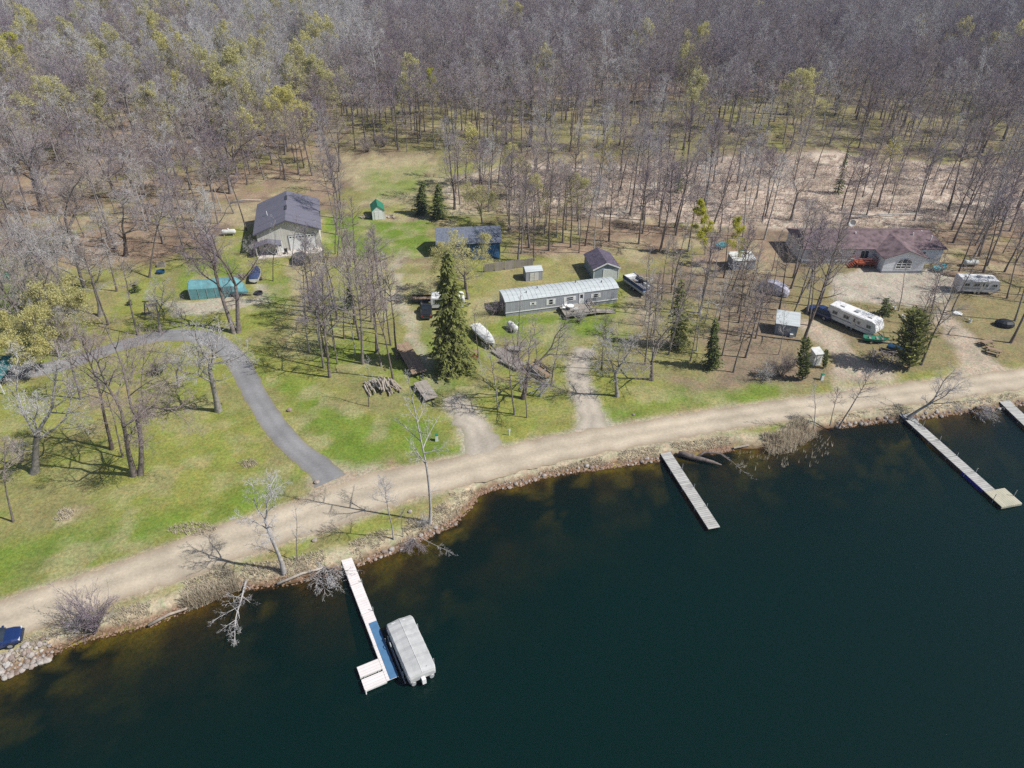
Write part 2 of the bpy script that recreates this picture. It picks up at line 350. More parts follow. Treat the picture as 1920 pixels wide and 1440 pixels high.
# ground cover zones: outline seen from the air, colour, softness in metres, strength
ZONES = [
 ([(-200, 460), (200, 500), (330, 470), (440, 425), (640, 390), (700, 300), (960, 300), (960, 480), (1190, 480), (1200, 520), (1190, 690), (1300, 740), (1470, 720), (2300, 640), (2500, 600), (2500, 800), (1500, 840), (900, 980), (-300, 1500)], C_LAWN, 4, 1),
 ([(-100, 200), (300, 180), (600, 300), (640, 380), (470, 380), (400, 470), (200, 500), (-100, 470)], C_LITTER, 6, .9),
 ([(280, 300), (430, 290), (430, 330), (300, 330)], C_OLIVE, 4, .8),
 ([(390, 390), (480, 380), (470, 430), (400, 420)], C_TAN, 4, .7),
 ([(600, 190), (1960, 170), (1960, 290), (1560, 275), (1300, 290), (640, 285)], C_OLIVE, 9, .65),
 ([(650, 300), (830, 300), (830, 350), (790, 395), (660, 385)], C_TAN, 4, .9),
 ([(690, 320), (800, 310), (790, 360), (700, 375)], C_GREEN, 5, .6),
 ([(610, 400), (640, 405), (800, 412), (800, 470), (700, 490), (610, 450)], C_GREEN, 3, .9),
 ([(700, 400), (800, 405), (860, 412), (860, 425), (720, 412)], C_TAN, 1.5, .8),
 ([(650, 480), (820, 480), (830, 560), (700, 600)], C_TAN, 4, .6),
 ([(930, 500), (1100, 485), (1110, 530), (930, 560)], (0.29, 0.25, 0.115), 4, .9),
 ([(880, 560), (940, 545), (950, 600), (890, 610)], C_TAN, 3, .7),
 ([(830, 335), (960, 305), (1110, 312), (1300, 303), (1400, 290), (1560, 285), (1700, 300), (1960, 320), (1960, 415), (1750, 428), (1480, 432), (1180, 415), (1050, 400), (850, 400)], C_MARSH, 5, 1),
 ([(850, 330), (960, 320), (950, 400), (860, 400)], C_TAN, 5, .8),
 ([(960, 410), (1200, 420), (1420, 440), (1480, 480), (1180, 510), (1180, 480), (1040, 480), (940, 460)], C_LITTER, 4, .85),
 ([(1180, 500), (1490, 490), (1500, 600), (1480, 720), (1300, 735), (1190, 660)], (0.225, 0.175, 0.12), 4, .85),
 ([(1200, 560), (1320, 560), (1330, 720), (1190, 700)], C_LAWN, 5, .6),
 ([(1480, 480), (1960, 440), (2200, 600), (1880, 690), (1700, 690), (1500, 700)], (0.235, 0.20, 0.095), 4, .9),
 ([(1720, 420), (1960, 400), (1990, 540), (1760, 500)], C_LITTER, 5, .8),
 ([(1560, 520), (1620, 500), (1780, 510), (1790, 560), (1700, 575), (1560, 560)], C_GRAV, 1.6, 1),
 ([(1670, 738), (1575, 748), (1560, 690), (1520, 640), (1500, 605), (1540, 600), (1600, 655), (1660, 690)], C_DIRT, 1.4, .95),
 ([(1900, 702), (1760, 716), (1812, 690), (1790, 640), (1755, 590), (1770, 560), (1810, 610), (1840, 655)], C_DIRT, 1.4, .95),
 ([(325, 565), (470, 560), (478, 530), (498, 535), (500, 565), (430, 585), (330, 585)], C_GRAV, 1.0, .9),
 ([(538, 490), (600, 484), (590, 540), (556, 600), (552, 660), (536, 655), (545, 560)], C_TAN, 1.5, .8),
 ([(738, 470), (762, 470), (760, 560), (800, 660), (842, 735), (820, 740), (770, 660), (736, 570)], C_GRAV, 1.2, .7),
 ([(1170, 560), (1210, 555), (1230, 600), (1180, 620)], C_DIRT, 2, .6),
 ([(575, 912), (612, 866), (640, 872), (705, 886), (640, 925), (590, 935)], C_DIRT, 1.0, .9),
 # greener bands
 ([(-200, 1090), (0, 1010), (180, 985), (350, 950), (480, 900), (560, 870), (600, 895), (500, 950), (300, 1020), (0, 1118), (-200, 1180)], C_GREEN, 5, .8),
 ([(500, 700), (590, 720), (640, 770), (800, 790), (860, 850), (690, 885), (640, 890), (590, 830)], C_GREEN, 3, .85),
 ([(560, 640), (740, 640), (830, 760), (700, 740)], C_GREEN, 5, .5),
 ([(790, 560), (870, 600), (900, 700), (880, 770), (810, 720)], C_GREEN, 5, .6),
 ([(950, 590), (1160, 575), (1180, 640), (1100, 640), (1010, 640), (930, 640)], C_GREEN, 4, .8),
 ([(1120, 770), (1250, 740), (1480, 722), (1480, 742), (1300, 766), (1125, 797)], C_GREEN, 3, .8),
 ([(910, 800), (1060, 780), (1080, 800), (930, 835)], C_LAWN, 3, .6),
 ([(330, 500), (440, 490), (450, 520), (345, 545)], C_GREEN, 2, .7),
 ([(500, 520), (545, 520), (530, 560), (480, 585)], C_GREEN, 3, .7),
 ([(0, 520), (60, 540), (30, 600), (-60, 600)], C_GREEN, 4, .7),
 ([(610, 405), (640, 410), (630, 470), (608, 470)], C_GREEN, 2, .8),
 ([(1560, 715), (1680, 720), (1600, 735)], C_LAWN, 2, .7),
 ([(710, 868), (780, 860), (790, 868), (720, 880)], C_LITTER, 0.8, .9),
 ([(105, 960), (140, 955), (145, 975), (108, 985)], C_TAN, 1.0, .9),
]
def axis_coords(fine0, fine1, step, far0, far1, grow=1.09):
    a = list(np.arange(fine0, fine1 + 1e-6, step)); s = step; v = a[-1]
    while v < far1: s *= grow; v += s; a.append(v)
    s = step; v = a[0]; pre = []
    while v > far0: s *= grow; v -= s; pre.append(v)
    return np.array(pre[::-1] + a)

def grid_mesh(name, xs, ys, zf, mats):
    X, Y = np.meshgrid(xs, ys); nx, ny = len(xs), len(ys)
    Z = zf(X.ravel(), Y.ravel())
    co = np.stack([X.ravel(), Y.ravel(), Z], 1)
    i = np.arange(ny - 1)[:, None] * nx + np.arange(nx - 1)[None, :]
    q = np.stack([i, i + 1, i + nx + 1, i + nx], -1).reshape(-1, 4)
    return co, q
def raw_mesh(name, co, q, mats, attrs=None, cols=None, smooth=True):
    me = bpy.data.meshes.new(name)
    me.vertices.add(len(co)); me.vertices.foreach_set('co', np.ascontiguousarray(co, dtype=np.float32).ravel())
    k = q.shape[1]
    me.loops.add(q.size); me.loops.foreach_set('vertex_index', q.ravel().astype(np.int32))
    me.polygons.add(len(q)); me.polygons.foreach_set('loop_start', (np.arange(len(q)) * k).astype(np.int32))
    try: me.polygons.foreach_set('loop_total', np.full(len(q), k, np.int32))
    except Exception: pass
    if smooth: me.polygons.foreach_set('use_smooth', np.ones(len(q), bool))
    for m in mats: me.materials.append(m)
    for nme, arr in (attrs or {}).items():
        a = me.attributes.new(nme, 'FLOAT', 'POINT'); a.data.foreach_set('value', arr.astype(np.float32))
    for nme, arr in (cols or {}).items():
        a = me.color_attributes.new(nme, 'FLOAT_COLOR', 'POINT')
        a.data.foreach_set('color', np.concatenate([arr, np.ones((len(arr), 1))], 1).astype(np.float32).ravel())
    me.update(calc_edges=True); me.validate(); return me
def link(name, me, parent=None):
    o = bpy.data.objects.new(name, me); COL.objects.link(o)
    if parent is not None: o.parent = parent
    return o

gx = axis_coords(-105, 105, 0.75, -900, 900); gy = axis_coords(24, 150, 0.7, -150, 1100)
gco, gq = grid_mesh('ground', gx, gy, lambda x, y: ground_z(x, y)[0], [])
x, y = gco[:, 0], gco[:, 1]
sd = shore_sd(x, y)
wx = x + 5 * (fnoise(x, y, 6, 21) - 0.5); wy = y + 5 * (fnoise(x, y, 6, 41) - 0.5)
base = np.array(C_FOREST)[None] * np.ones((len(x), 1))
n8 = fnoise(x, y, 14, 61)[:, None]
base = base * (1 - sstep(.5, .65, n8)) + np.array(C_LITTER)[None] * sstep(.5, .65, n8)
for poly, c, soft, k in ZONES:
    P = GP(poly); s = poly_sd(wx, wy, P)
    brk = 1 - 0.45 * sstep(.45, .7, fnoise(x, y, 5, 77 + len(poly)))
    if soft < 2: brk = 1
    m = (sstep(-soft / 2, soft / 2, s) * k * brk)[:, None]
    base = base * (1 - m) + np.array(c)[None] * m
# patchiness of the lawns
isl = sstep(0.0, 0.05, base[:, 1] - base[:, 0] + 0.03)[:, None]
pt = fnoise(x, y, 3.5, 91)[:, None]
base = base * (1 - isl * .5 * sstep(.50, .66, pt)) + np.array(C_TAN)[None] * isl * .5 * sstep(.50, .66, pt)
pg = fnoise(x, y, 4.5, 131)[:, None]
base = base * (1 - isl * .32 * sstep(.55, .72, pg)) + np.array(C_GREEN)[None] * isl * .32 * sstep(.55, .72, pg)
fl = (1 - isl) * (y > 118)[:, None]
for s_, sc_, c_, k_ in ((151, 9, C_OLIVE, .75), (161, 6, C_TAN, .7), (171, 4, (0.17, 0.12, 0.085), .6)):
    pn = fnoise(x, y, sc_, s_)[:, None]; mk_ = fl * k_ * sstep(.54, .68, pn) * (base[:, 0:1] < .38)
    base = base * (1 - mk_) + np.array(c_)[None] * mk_
# gravel shoulders and the bank
rsd = poly_sd(x, y, road_poly)
m = (sstep(-1.0, 0.1, rsd + .8 * (fnoise(x, y, 1.5, 15) - .5)))[:, None] * .85
base = base * (1 - m) + np.array(C_DIRT)[None] * m
for cw in GRAV.values():
    L, Rr = ribbon(cw); s = poly_sd(x, y, L + Rr[::-1])
    m = sstep(-0.9, 0.3, s + 1.2 * (fnoise(x, y, 1.2, 25) - .5))[:, None]
    base = base * (1 - m) + np.array(C_GRAV)[None] * m
m = (sstep(3.2, 1.2, sd + 1.5 * (fnoise(x, y, 3, 35) - .5)) * (sd > 0) * (1 - sstep(-.3, .3, rsd)))[:, None] * .9
base = base * (1 - m) + np.array(C_SHORE)[None] * m
m = (sstep(1.0, 0.4, sd) * (sd > -.2))[:, None]
base = base * (1 - m) + np.array((0.16, 0.095, 0.055))[None] * m
# lake bed: brown sand near the edge, weed patches further out
w = np.maximum(-sd, 0)
bed = np.array((0.19, 0.135, 0.05))[None] * np.ones((len(x), 1))
wd = fnoise(x, y, 6, 201)[:, None]; wd2 = fnoise(x, y, 2.2, 211)[:, None]
bed = bed * (1 - sstep(.38, .62, wd)) + np.array((0.035, 0.035, 0.022))[None] * sstep(.38, .62, wd)
k = sstep(.5, .62, wd2) * sstep(.36, .5, fnoise(x, y, 11, 221)[:, None])
bed = bed * (1 - k) + np.array((0.33, 0.29, 0.06))[None] * k
u = (sd < 0)[:, None]
base = np.where(u, bed, base)

def ground_mat():
    m, nt, b = nmat('ground_cover')
    at = N(nt, 'ShaderNodeVertexColor', layer_name='cover')
    g = N(nt, 'ShaderNodeNewGeometry')
    n1 = N(nt, 'ShaderNodeTexNoise', i_Scale=2.6, i_Detail=8.0, i_Roughness=0.78)
    n2 = N(nt, 'ShaderNodeTexNoise', i_Scale=0.35, i_Detail=5.0, i_Roughness=0.6)
    n3 = N(nt, 'ShaderNodeTexNoise', i_Scale=0.9, i_Detail=6.0, i_Roughness=0.65, i_Distortion=1.0)
    for n in (n1, n2, n3): nt.links.new(g.outputs['Position'], n.inputs['Vector'])
    def mr(src, a, bb, lo, hi):
        r = N(nt, 'ShaderNodeMapRange'); r.inputs[1].default_value = a; r.inputs[2].default_value = bb; r.inputs[3].default_value = lo; r.inputs[4].default_value = hi
        nt.links.new(src, r.inputs[0]); return r.outputs[0]
    s1 = N(nt, 'ShaderNodeVectorMath', operation='SCALE'); nt.links.new(at.outputs['Color'], s1.inputs[0]); nt.links.new(mr(n1.outputs['Fac'], .3, .7, .52, 1.5), s1.inputs['Scale'])
    s2 = N(nt, 'ShaderNodeVectorMath', operation='SCALE'); nt.links.new(s1.outputs[0], s2.inputs[0]); nt.links.new(mr(n2.outputs['Fac'], .3, .7, .8, 1.2), s2.inputs['Scale'])
    tint = ramp(nt, n3.outputs['Fac'], [(0.35, (0.86, 0.99, 0.88)), (0.5, (1, 1, 1)), (0.66, (1.12, 1.0, 0.96))])
    ml = N(nt, 'ShaderNodeVectorMath', operation='MULTIPLY'); nt.links.new(s2.outputs[0], ml.inputs[0]); nt.links.new(tint, ml.inputs[1])
    nt.links.new(ml.outputs[0], b.inputs['Base Color'])
    b.inputs['Roughness'].default_value = 0.95; b.inputs['Specular IOR Level'].default_value = 0.05
    bp = N(nt, 'ShaderNodeBump', i_Strength=0.7, i_Distance=0.12)
    nt.links.new(n1.outputs['Fac'], bp.inputs['Height']); nt.links.new(bp.outputs[0], b.inputs['Normal'])
    return m
g_o = link('ground', raw_mesh('ground', gco, gq, [ground_mat()], cols={'cover': base}))
tag(g_o, kind='structure')

# lake surface
def water_mat():
    m = bpy.data.materials.new('lake_water'); m.use_nodes = True; nt = m.node_tree
    nt.nodes.clear()
    out = N(nt, 'ShaderNodeOutputMaterial')
    at = N(nt, 'ShaderNodeAttribute', attribute_name='depth')
    op = ramp(nt, at.outputs['Fac'], [(0.0, (0.05,) * 3), (0.12, (0.38,) * 3), (0.35, (0.66,) * 3), (0.7, (0.88,) * 3), (1.0, (.97,) * 3)])
    tr = N(nt, 'ShaderNodeBsdfTransparent'); tr.inputs[0].default_value = (0.62, 0.56, 0.36, 1)
    df = N(nt, 'ShaderNodeBsdfDiffuse'); df.inputs[0].default_value = (0.0015, 0.0128, 0.0105, 1)
    mx = N(nt, 'ShaderNodeMixShader'); nt.links.new(op, mx.inputs[0]); nt.links.new(tr.outputs[0], mx.inputs[1]); nt.links.new(df.outputs[0], mx.inputs[2])
    g = N(nt, 'ShaderNodeNewGeometry'); mp = N(nt, 'ShaderNodeMapping'); mp.inputs['Scale'].default_value = (0.55, 1.5, 1); mp.inputs['Rotation'].default_value = (0, 0, R(12))
    nt.links.new(g.outputs['Position'], mp.inputs[0])
    n1 = N(nt, 'ShaderNodeTexNoise', i_Scale=2.4, i_Detail=6.0, i_Roughness=0.65); nt.links.new(mp.outputs[0], n1.inputs['Vector'])
    bp = N(nt, 'ShaderNodeBump', i_Strength=0.4, i_Distance=0.14); nt.links.new(n1.outputs['Fac'], bp.inputs['Height'])
    gl = N(nt, 'ShaderNodeBsdfGlossy'); gl.inputs['Roughness'].default_value = 0.08; nt.links.new(bp.outputs[0], gl.inputs['Normal'])
    fr = N(nt, 'ShaderNodeFresnel', i_IOR=1.33); nt.links.new(bp.outputs[0], fr.inputs['Normal'])
    m2 = N(nt, 'ShaderNodeMixShader'); nt.links.new(fr.outputs[0], m2.inputs[0]); nt.links.new(mx.outputs[0], m2.inputs[1]); nt.links.new(gl.outputs[0], m2.inputs[2])
    nt.links.new(m2.outputs[0], out.inputs['Surface'])
    return m
wxs = axis_coords(-60, 90, 0.9, -350, 450); wys = axis_coords(22, 98, 0.8, -160, 130)
wco, wq = grid_mesh('lake', wxs, wys, lambda x, y: np.full(x.shape, WL), [])
wz, wsd = ground_z(wco[:, 0], wco[:, 1])
keep = (wsd[wq] < 1.2).any(1)
# drop land vertices
used = np.unique(wq[keep]); remap = -np.ones(len(wco), int); remap[used] = np.arange(len(used))
lake = link('lake_water', raw_mesh('lake_water', wco[used], remap[wq[keep]], [water_mat()], attrs={'depth': np.clip((WL - wz[used]) / 3.2, 0, 1)}))
tag(lake, kind='structure')

# roads and drives as sheets just above the ground
def jitter_strip(name, left, right, z, m, jit, seed, n_across=6, wear=None):
    rg = np.random.RandomState(seed)
    def resample(p, n):
        p = np.array(p); s = np.r_[0, np.cumsum(np.hypot(*np.diff(p, axis=0).T))]; t = np.linspace(0, s[-1], n)
        return np.stack([np.interp(t, s, p[:, 0]), np.interp(t, s, p[:, 1])], 1)
    n = int(sum(math.dist(left[i], left[i + 1]) for i in range(len(left) - 1)) / 0.5)
    L, Rr = resample(left, n), resample(right, n)
    d = Rr - L; d /= np.linalg.norm(d, axis=1)[:, None]
    jl = jit * (vnoise(np.arange(n) * .5, np.zeros(n), 1.3, seed) * 2 - 1) + jit * .6 * (rg.rand(n) - .5); jr = jit * (vnoise(np.arange(n) * .5, np.zeros(n) + 9, 1.3, seed + 1) * 2 - 1) + jit * .6 * (rg.rand(n) - .5)
    L = L + d * jl[:, None]; Rr = Rr - d * jr[:, None]
    t = np.linspace(0, 1, n_across + 1)
    P = L[:, None] * (1 - t)[None, :, None] + Rr[:, None] * t[None, :, None]
    crown = 0.03 * (1 - (2 * t - 1) ** 2)
    co = np.concatenate([P.reshape(-1, 2), np.tile(z + crown, n)[:, None]], 1)
    k = n_across + 1
    i = np.arange(n - 1)[:, None] * k + np.arange(n_across)[None, :]
    q = np.stack([i, i + 1, i + k + 1, i + k], -1).reshape(-1, 4)
    return tag(link(name, raw_mesh(name, co, q, [m], attrs={'across': np.tile(t, n)})), kind='structure')
def road_mat(name, col, edge, gloss=0.95, tracks=0.10):
    m, nt, b = nmat(name)
    at = N(nt, 'ShaderNodeAttribute', attribute_name='across')
    c = ramp(nt, at.outputs['Fac'], [(0.0, edge), (0.16, col), (0.30, tuple(v * (1 + tracks) for v in col)), (0.5, tuple(v * .95 for v in col)), (0.70, tuple(v * (1 + tracks) for v in col)), (0.86, col), (1.0, edge)])
    g = N(nt, 'ShaderNodeNewGeometry')
    n1 = N(nt, 'ShaderNodeTexNoise', i_Scale=3.0, i_Detail=8.0, i_Roughness=0.7); n2 = N(nt, 'ShaderNodeTexNoise', i_Scale=0.25, i_Detail=4.0)
    nt.links.new(g.outputs['Position'], n1.inputs['Vector']); nt.links.new(g.outputs['Position'], n2.inputs['Vector'])
    r = N(nt, 'ShaderNodeMapRange'); r.inputs[1].default_value = .3; r.inputs[2].default_value = .7; r.inputs[3].default_value = .86; r.inputs[4].default_value = 1.13; nt.links.new(n1.outputs['Fac'], r.inputs[0])
    r2 = N(nt, 'ShaderNodeMapRange'); r2.inputs[1].default_value = .3; r2.inputs[2].default_value = .7; r2.inputs[3].default_value = .82; r2.inputs[4].default_value = 1.13; nt.links.new(n2.outputs['Fac'], r2.inputs[0])
    mm = N(nt, 'ShaderNodeMath', operation='MULTIPLY'); nt.links.new(r.outputs[0], mm.inputs[0]); nt.links.new(r2.outputs[0], mm.inputs[1])
    s = N(nt, 'ShaderNodeVectorMath', operation='SCALE'); nt.links.new(c, s.inputs[0]); nt.links.new(mm.outputs[0], s.inputs['Scale'])
    nt.links.new(s.outputs[0], b.inputs['Base Color']); b.inputs['Roughness'].default_value = gloss; b.inputs['Specular IOR Level'].default_value = 0.1
    return m
jitter_strip('gravel_road', GP(ROAD_N), GP(ROAD_S), 0.012, road_mat('gravel_road', (0.445, 0.378, 0.285), (0.345, 0.275, 0.195), tracks=.15), 0.28, 3, 10)
aL, aR = ribbon(ASPH)
jitter_strip('asphalt_drive', aL, aR, 0.008, road_mat('asphalt', (0.235, 0.23, 0.23), (0.225, 0.205, 0.165), tracks=.08), 0.13, 5, 4)
for k_, cw in GRAV.items():
    L_, R_ = ribbon(cw)
    jitter_strip(k_, L_, R_, 0.004, road_mat(k_, C_GRAV, (0.31, 0.28, 0.2), tracks=.12), 0.55, 7 + len(k_), 4)

# ================================================================ TREES
def unit(v):
    return v / (np.linalg.norm(v) + 1e-12)
class TreeGeo:
    """collects tapered tubes and thin twig blades, then writes trunk and crown meshes"""
    def __init__(s): s.tv, s.tf, s.cv, s.cf, s.cm = [], [], [], [], []
    def tube(s, pts, r, n, trunk=False, mi=0):
        V, F = (s.tv, s.tf) if trunk else (s.cv, s.cf)
        b = len(V); m = len(pts)
        for i in range(m):
            d = unit(pts[min(i + 1, m - 1)] - pts[max(i - 1, 0)])
            u = unit(np.cross(d, (0.31, 0.17, 0.93))); w = np.cross(d, u)
            for k in range(n):
                a = 2 * PI * k / n
                V.append(pts[i] + (u * math.cos(a) + w * math.sin(a)) * r[i])
        for i in range(m - 1):
            for k in range(n):
                F.append((b + i * n + k, b + i * n + (k + 1) % n, b + (i + 1) * n + (k + 1) % n, b + (i + 1) * n + k))
                if not trunk: s.cm.append(mi)
    def blade(s, p, d, L, w, rg, mi=0):
        u = unit(np.cross(d, rg.randn(3))) * w / 2; b = len(s.cv)
        s.cv += [p - u, p + u, p + d * L]; s.cf.append((b, b + 1, b + 2)); s.cm.append(mi)
    def leaf(s, p, size, rg, mi=1, flat=False):
        a = unit(rg.randn(3)); c = unit(np.cross(a, rg.randn(3)))
        if flat: a[2] *= .4; c[2] *= .4
        b = len(s.cv); s.cv += [p + a * size, p - a * size * .5 + c * size * .7, p - a * size * .5 - c * size * .7]; s.cf.append((b, b + 1, b + 2)); s.cm.append(mi)
    def meshes(s, name, bark, crown_mats):
        def mk(nm, V, F, mats, mi=None, smooth=True):
            me = bpy.data.meshes.new(nm); me.from_pydata(np.array(V).tolist() if len(V) else [], [], F)
            for m in mats: me.materials.append(m)
            if mi is not None and len(mats) > 1: me.polygons.foreach_set('material_index', mi)
            if smooth: me.polygons.foreach_set('use_smooth', [len(f) == 4 for f in F])
            me.update(); return me
        return mk(name + '_trunk', s.tv, s.tf, [bark]), mk(name + '_crown', s.cv, s.cf, crown_mats, s.cm)

def path(p, d, L, n, wob, up, rg):
    pts = [np.array(p, float)]; d = unit(np.array(d, float)); ds = [d]
    for i in range(n):
        d = unit(d + wob * rg.randn(3) + np.array((0, 0, up))); pts.append(pts[-1] + d * L / n); ds.append(d)
    return pts, ds
def at(pts, ds, t):
    f = t * (len(pts) - 1); i = min(int(f), len(pts) - 2); k = f - i
    return pts[i] * (1 - k) + pts[i + 1] * k, unit(ds[min(i + 1, len(ds) - 1)])
def side(d, ang, rg, az=None):
    u = unit(np.cross(d, (0.3, 0.2, 0.91))); w = np.cross(d, u)
    a = rg.rand() * 2 * PI if az is None else az
    return unit(d * math.cos(ang) + (u * math.cos(a) + w * math.sin(a)) * math.sin(ang))

def twiggy(T, p, d, L, r, rg, lev, P):
    """a branch of level lev: tube (or blade) with its own side shoots"""
    if lev >= P['lev']:
        T.blade(p, d, L, P['tw'], rg)
        for _ in range(P['fine']):
            t = 0.2 + 0.75 * rg.rand()
            q = p + d * L * t; T.blade(q, side(d, R(25 + 30 * rg.rand()), rg), L * (.45 + .35 * rg.rand()) * (1.1 - .5 * t), P['tw'] * .75, rg)
        for _ in range(P.get('leaf', 0)):
            T.leaf(p + d * L * (0.3 + .8 * rg.rand()) + rg.randn(3) * .22, P['ls'] * (.6 + .8 * rg.rand()), rg)
        return
    n = max(2, P['seg'] - lev)
    pts, ds = path(p, d, L, n, P['wob'], P['up'], rg)
    T.tube(pts, [r * (1 - .75 * i / n) for i in range(n + 1)], 4 if lev == 1 else 3, mi=2 if r > .045 else 0)
    k = P['kids'][lev - 1]
    for i in range(k):
        t = 0.22 + 0.76 * (i + rg.rand()) / k
        q, dd = at(pts, ds, t)
        twiggy(T, q, side(dd, R(P['ang'] + 22 * (rg.rand() - .5)), rg), L * P['rat'] * (1.25 - .75 * t) * (.75 + .5 * rg.rand()), max(r * .5 * (1 - .5 * t), .012), rg, lev + 1, P)
    T.blade(pts[-1], ds[-1], L * .25, P['tw'], rg)

def tree_tall(seed, H, r, cb, W, nb, P, lean=0.0, mats=None):
    rg = np.random.RandomState(seed); T = TreeGeo()
    n = 9; pts, ds = path((0, 0, -.15), (lean, 0, 1), H * .96, n, .045, .05, rg)
    T.tube(pts, [r * 1.25] + [r * (1 - .88 * (i / n) ** .9) for i in range(1, n + 1)], 7, True)
    az = rg.rand() * 6
    for i in range(nb):
        s = (i + rg.rand() * .8) / nb; t = cb + (1 - cb) * s * .98
        q, d = at(pts, ds, t); az += 2.4 + .5 * rg.randn()
        ang = R(68 - 40 * s + 14 * rg.randn()); L = W * (.6 + .4 * math.sin(PI * min(1, .15 + s * .9))) * (1 - .5 * s) * (.7 + .55 * rg.rand())
        twiggy(T, q, side(d, ang, rg, az), L, max(.03, r * .42 * (1 - .6 * s)), rg, 1, P)
    for _ in range(P.get('stubs', 3)):
        q, d = at(pts, ds, cb * (.4 + .6 * rg.rand())); T.tube([q, q + side(d, R(70), rg) * (0.6 + rg.rand())], [.035, .012], 3)
    return T
def tree_oak(seed, H, r, fork, W, limbs, P, trunks=1):
    rg = np.random.RandomState(seed); T = TreeGeo()
    for tk in range(trunks):
        a0 = rg.rand() * 6.3 if trunks == 1 else PI * (1 - tk) + .25
        d0 = (math.cos(a0) * .16 * (trunks > 1) + .04 * rg.randn(), math.sin(a0) * .1 * (trunks > 1) + .04 * rg.randn(), 1)
        p0 = (math.cos(a0) * r * .8 * (trunks > 1), math.sin(a0) * r * .8 * (trunks > 1), -.15)
        n = 5; pts, ds = path(p0, d0, H * fork, n, .05, .03, rg)
        rr = r * (.85 if trunks > 1 else 1)
        T.tube(pts, [rr * 1.45, rr * 1.08] + [rr * (1 - .3 * i / n) for i in range(2, n + 1)], 8, True)
        az = rg.rand() * 6
        for i in range(limbs):
            az += 2 * PI / limbs + .4 * rg.randn()
            lead = i == 0
            ang = R(10 + 8 * rg.rand()) if lead else R(34 + 26 * rg.rand())
            L = H * (1 - fork) * (1.02 if lead else .85 * (.8 + .35 * rg.rand()))
            q, d = at(pts, ds, 1.0 if lead or i < 3 else .72 + .25 * rg.rand())
            m = 7; lp, ld = path(q, side(d, ang, rg, az), L * W / 6.0 if not lead else L, m, P['wob'] * 1.15, .10, rg)
            lr = rr * (.55 if lead else .36)
            T.tube(lp, [lr * (1 - .82 * k / m) for k in range(m + 1)], 5, mi=2)
            nb = P['limbkids']
            for j in range(nb):
                t = .22 + .76 * (j + rg.rand()) / nb; qq, dd = at(lp, ld, t)
                twiggy(T, qq, side(dd, R(48 + 24 * (rg.rand() - .5)), rg), L * .42 * (1.2 - .7 * t) * (.7 + .5 * rg.rand()), max(.03, lr * .5 * (1 - .5 * t)), rg, 1, P)
        for _ in range(3):
            q, d = at(pts, ds, .55 + .4 * rg.rand()); twiggy(T, q, side(d, R(75), rg), H * .16, r * .2, rg, 1, P)
    return T
def tree_conifer(seed, H, r, W, whorls, per, spr, droop, mats, base=.06, colum=False, size=1.0):
    rg = np.random.RandomState(seed); T = TreeGeo()
    n = 6; pts, ds = path((0, 0, -.1), (0, 0, 1), H * .97, n, .012, .05, rg)
    T.tube(pts, [r * (1 - .93 * i / n) for i in range(n + 1)], 7, True)
    for i in range(whorls):
        s = i / whorls; t = base + (1 - base) * s
        z = t * H * .97; Lm = W * ((1 - s) ** .75 * (.8 + .2 * min(1, s * 8)) if not colum else math.sqrt(max(.02, 1 - (1.55 * s - .55) ** 2 if s > .35 else 1)) * (.75 + .25 * min(1, s * 6)))
        k = max(3, int(per * (1 - .4 * s)))
        for j in range(k):
            a = 2 * PI * (j + rg.rand()) / k; L = Lm * (.42 + .72 * rg.rand())
            if rg.rand() < .16: continue
            d = np.array((math.cos(a), math.sin(a), (.15 if not colum else .9) - droop * .4)); d = unit(d)
            bp, bd = path((0, 0, z), d, L, 4, .06, -droop * .16 + .05, rg)
            T.tube(bp, [.035, .028, .02, .014, .008], 3, mi=1)
            m = max(3, int(spr * (L / W) ** .7))
            for q in range(m):
                tt = .12 + .9 * (q + rg.rand()) / m; tt = min(tt, 1)
                p, dd = at(bp, bd, tt)
                w = unit(np.array((-dd[1], dd[0], 0))) * (1 if rg.rand() < .5 else -1)
                e = unit(dd * .55 + w * .75 * (.3 + rg.rand()) + np.array((0, 0, -droop * .7 * rg.rand() + .06)))
                le = (.30 + .30 * rg.rand()) * size * (1.15 - .5 * tt) ; wd = le * .42
                uu = unit(np.cross(e, rg.randn(3) * .5 + np.array((0, 0, 1)))) * wd
                b = len(T.cv); T.cv += [p - e * .05, p + e * le * .5 + uu * .5, p + e * le, p + e * le * .45 - uu * .5]; T.cf.append((b, b + 1, b + 2, b + 3)); T.cm.append(0)
    return T
def shrub(seed, H, W, stems, P):
    rg = np.random.RandomState(seed); T = TreeGeo()
    for i in range(stems):
        a = rg.rand() * 6.28; e = .15 + .75 * rg.rand() * W
        pts, ds = path((.25 * math.cos(a) * rg.rand(), .25 * math.sin(a) * rg.rand(), -.05), (math.cos(a) * e, math.sin(a) * e, 1), H * (.5 + .5 * rg.rand()), 4, .1, .04, rg)
        T.tube(pts, [.04, .03, .022, .015, .008], 4, True)
        for j in range(5):
            q, d = at(pts, ds, .25 + .7 * rg.rand()); twiggy(T, q, side(d, R(38), rg), H * .4 * (.6 + .5 * rg.rand()), .014, rg, 2, P)
    return T

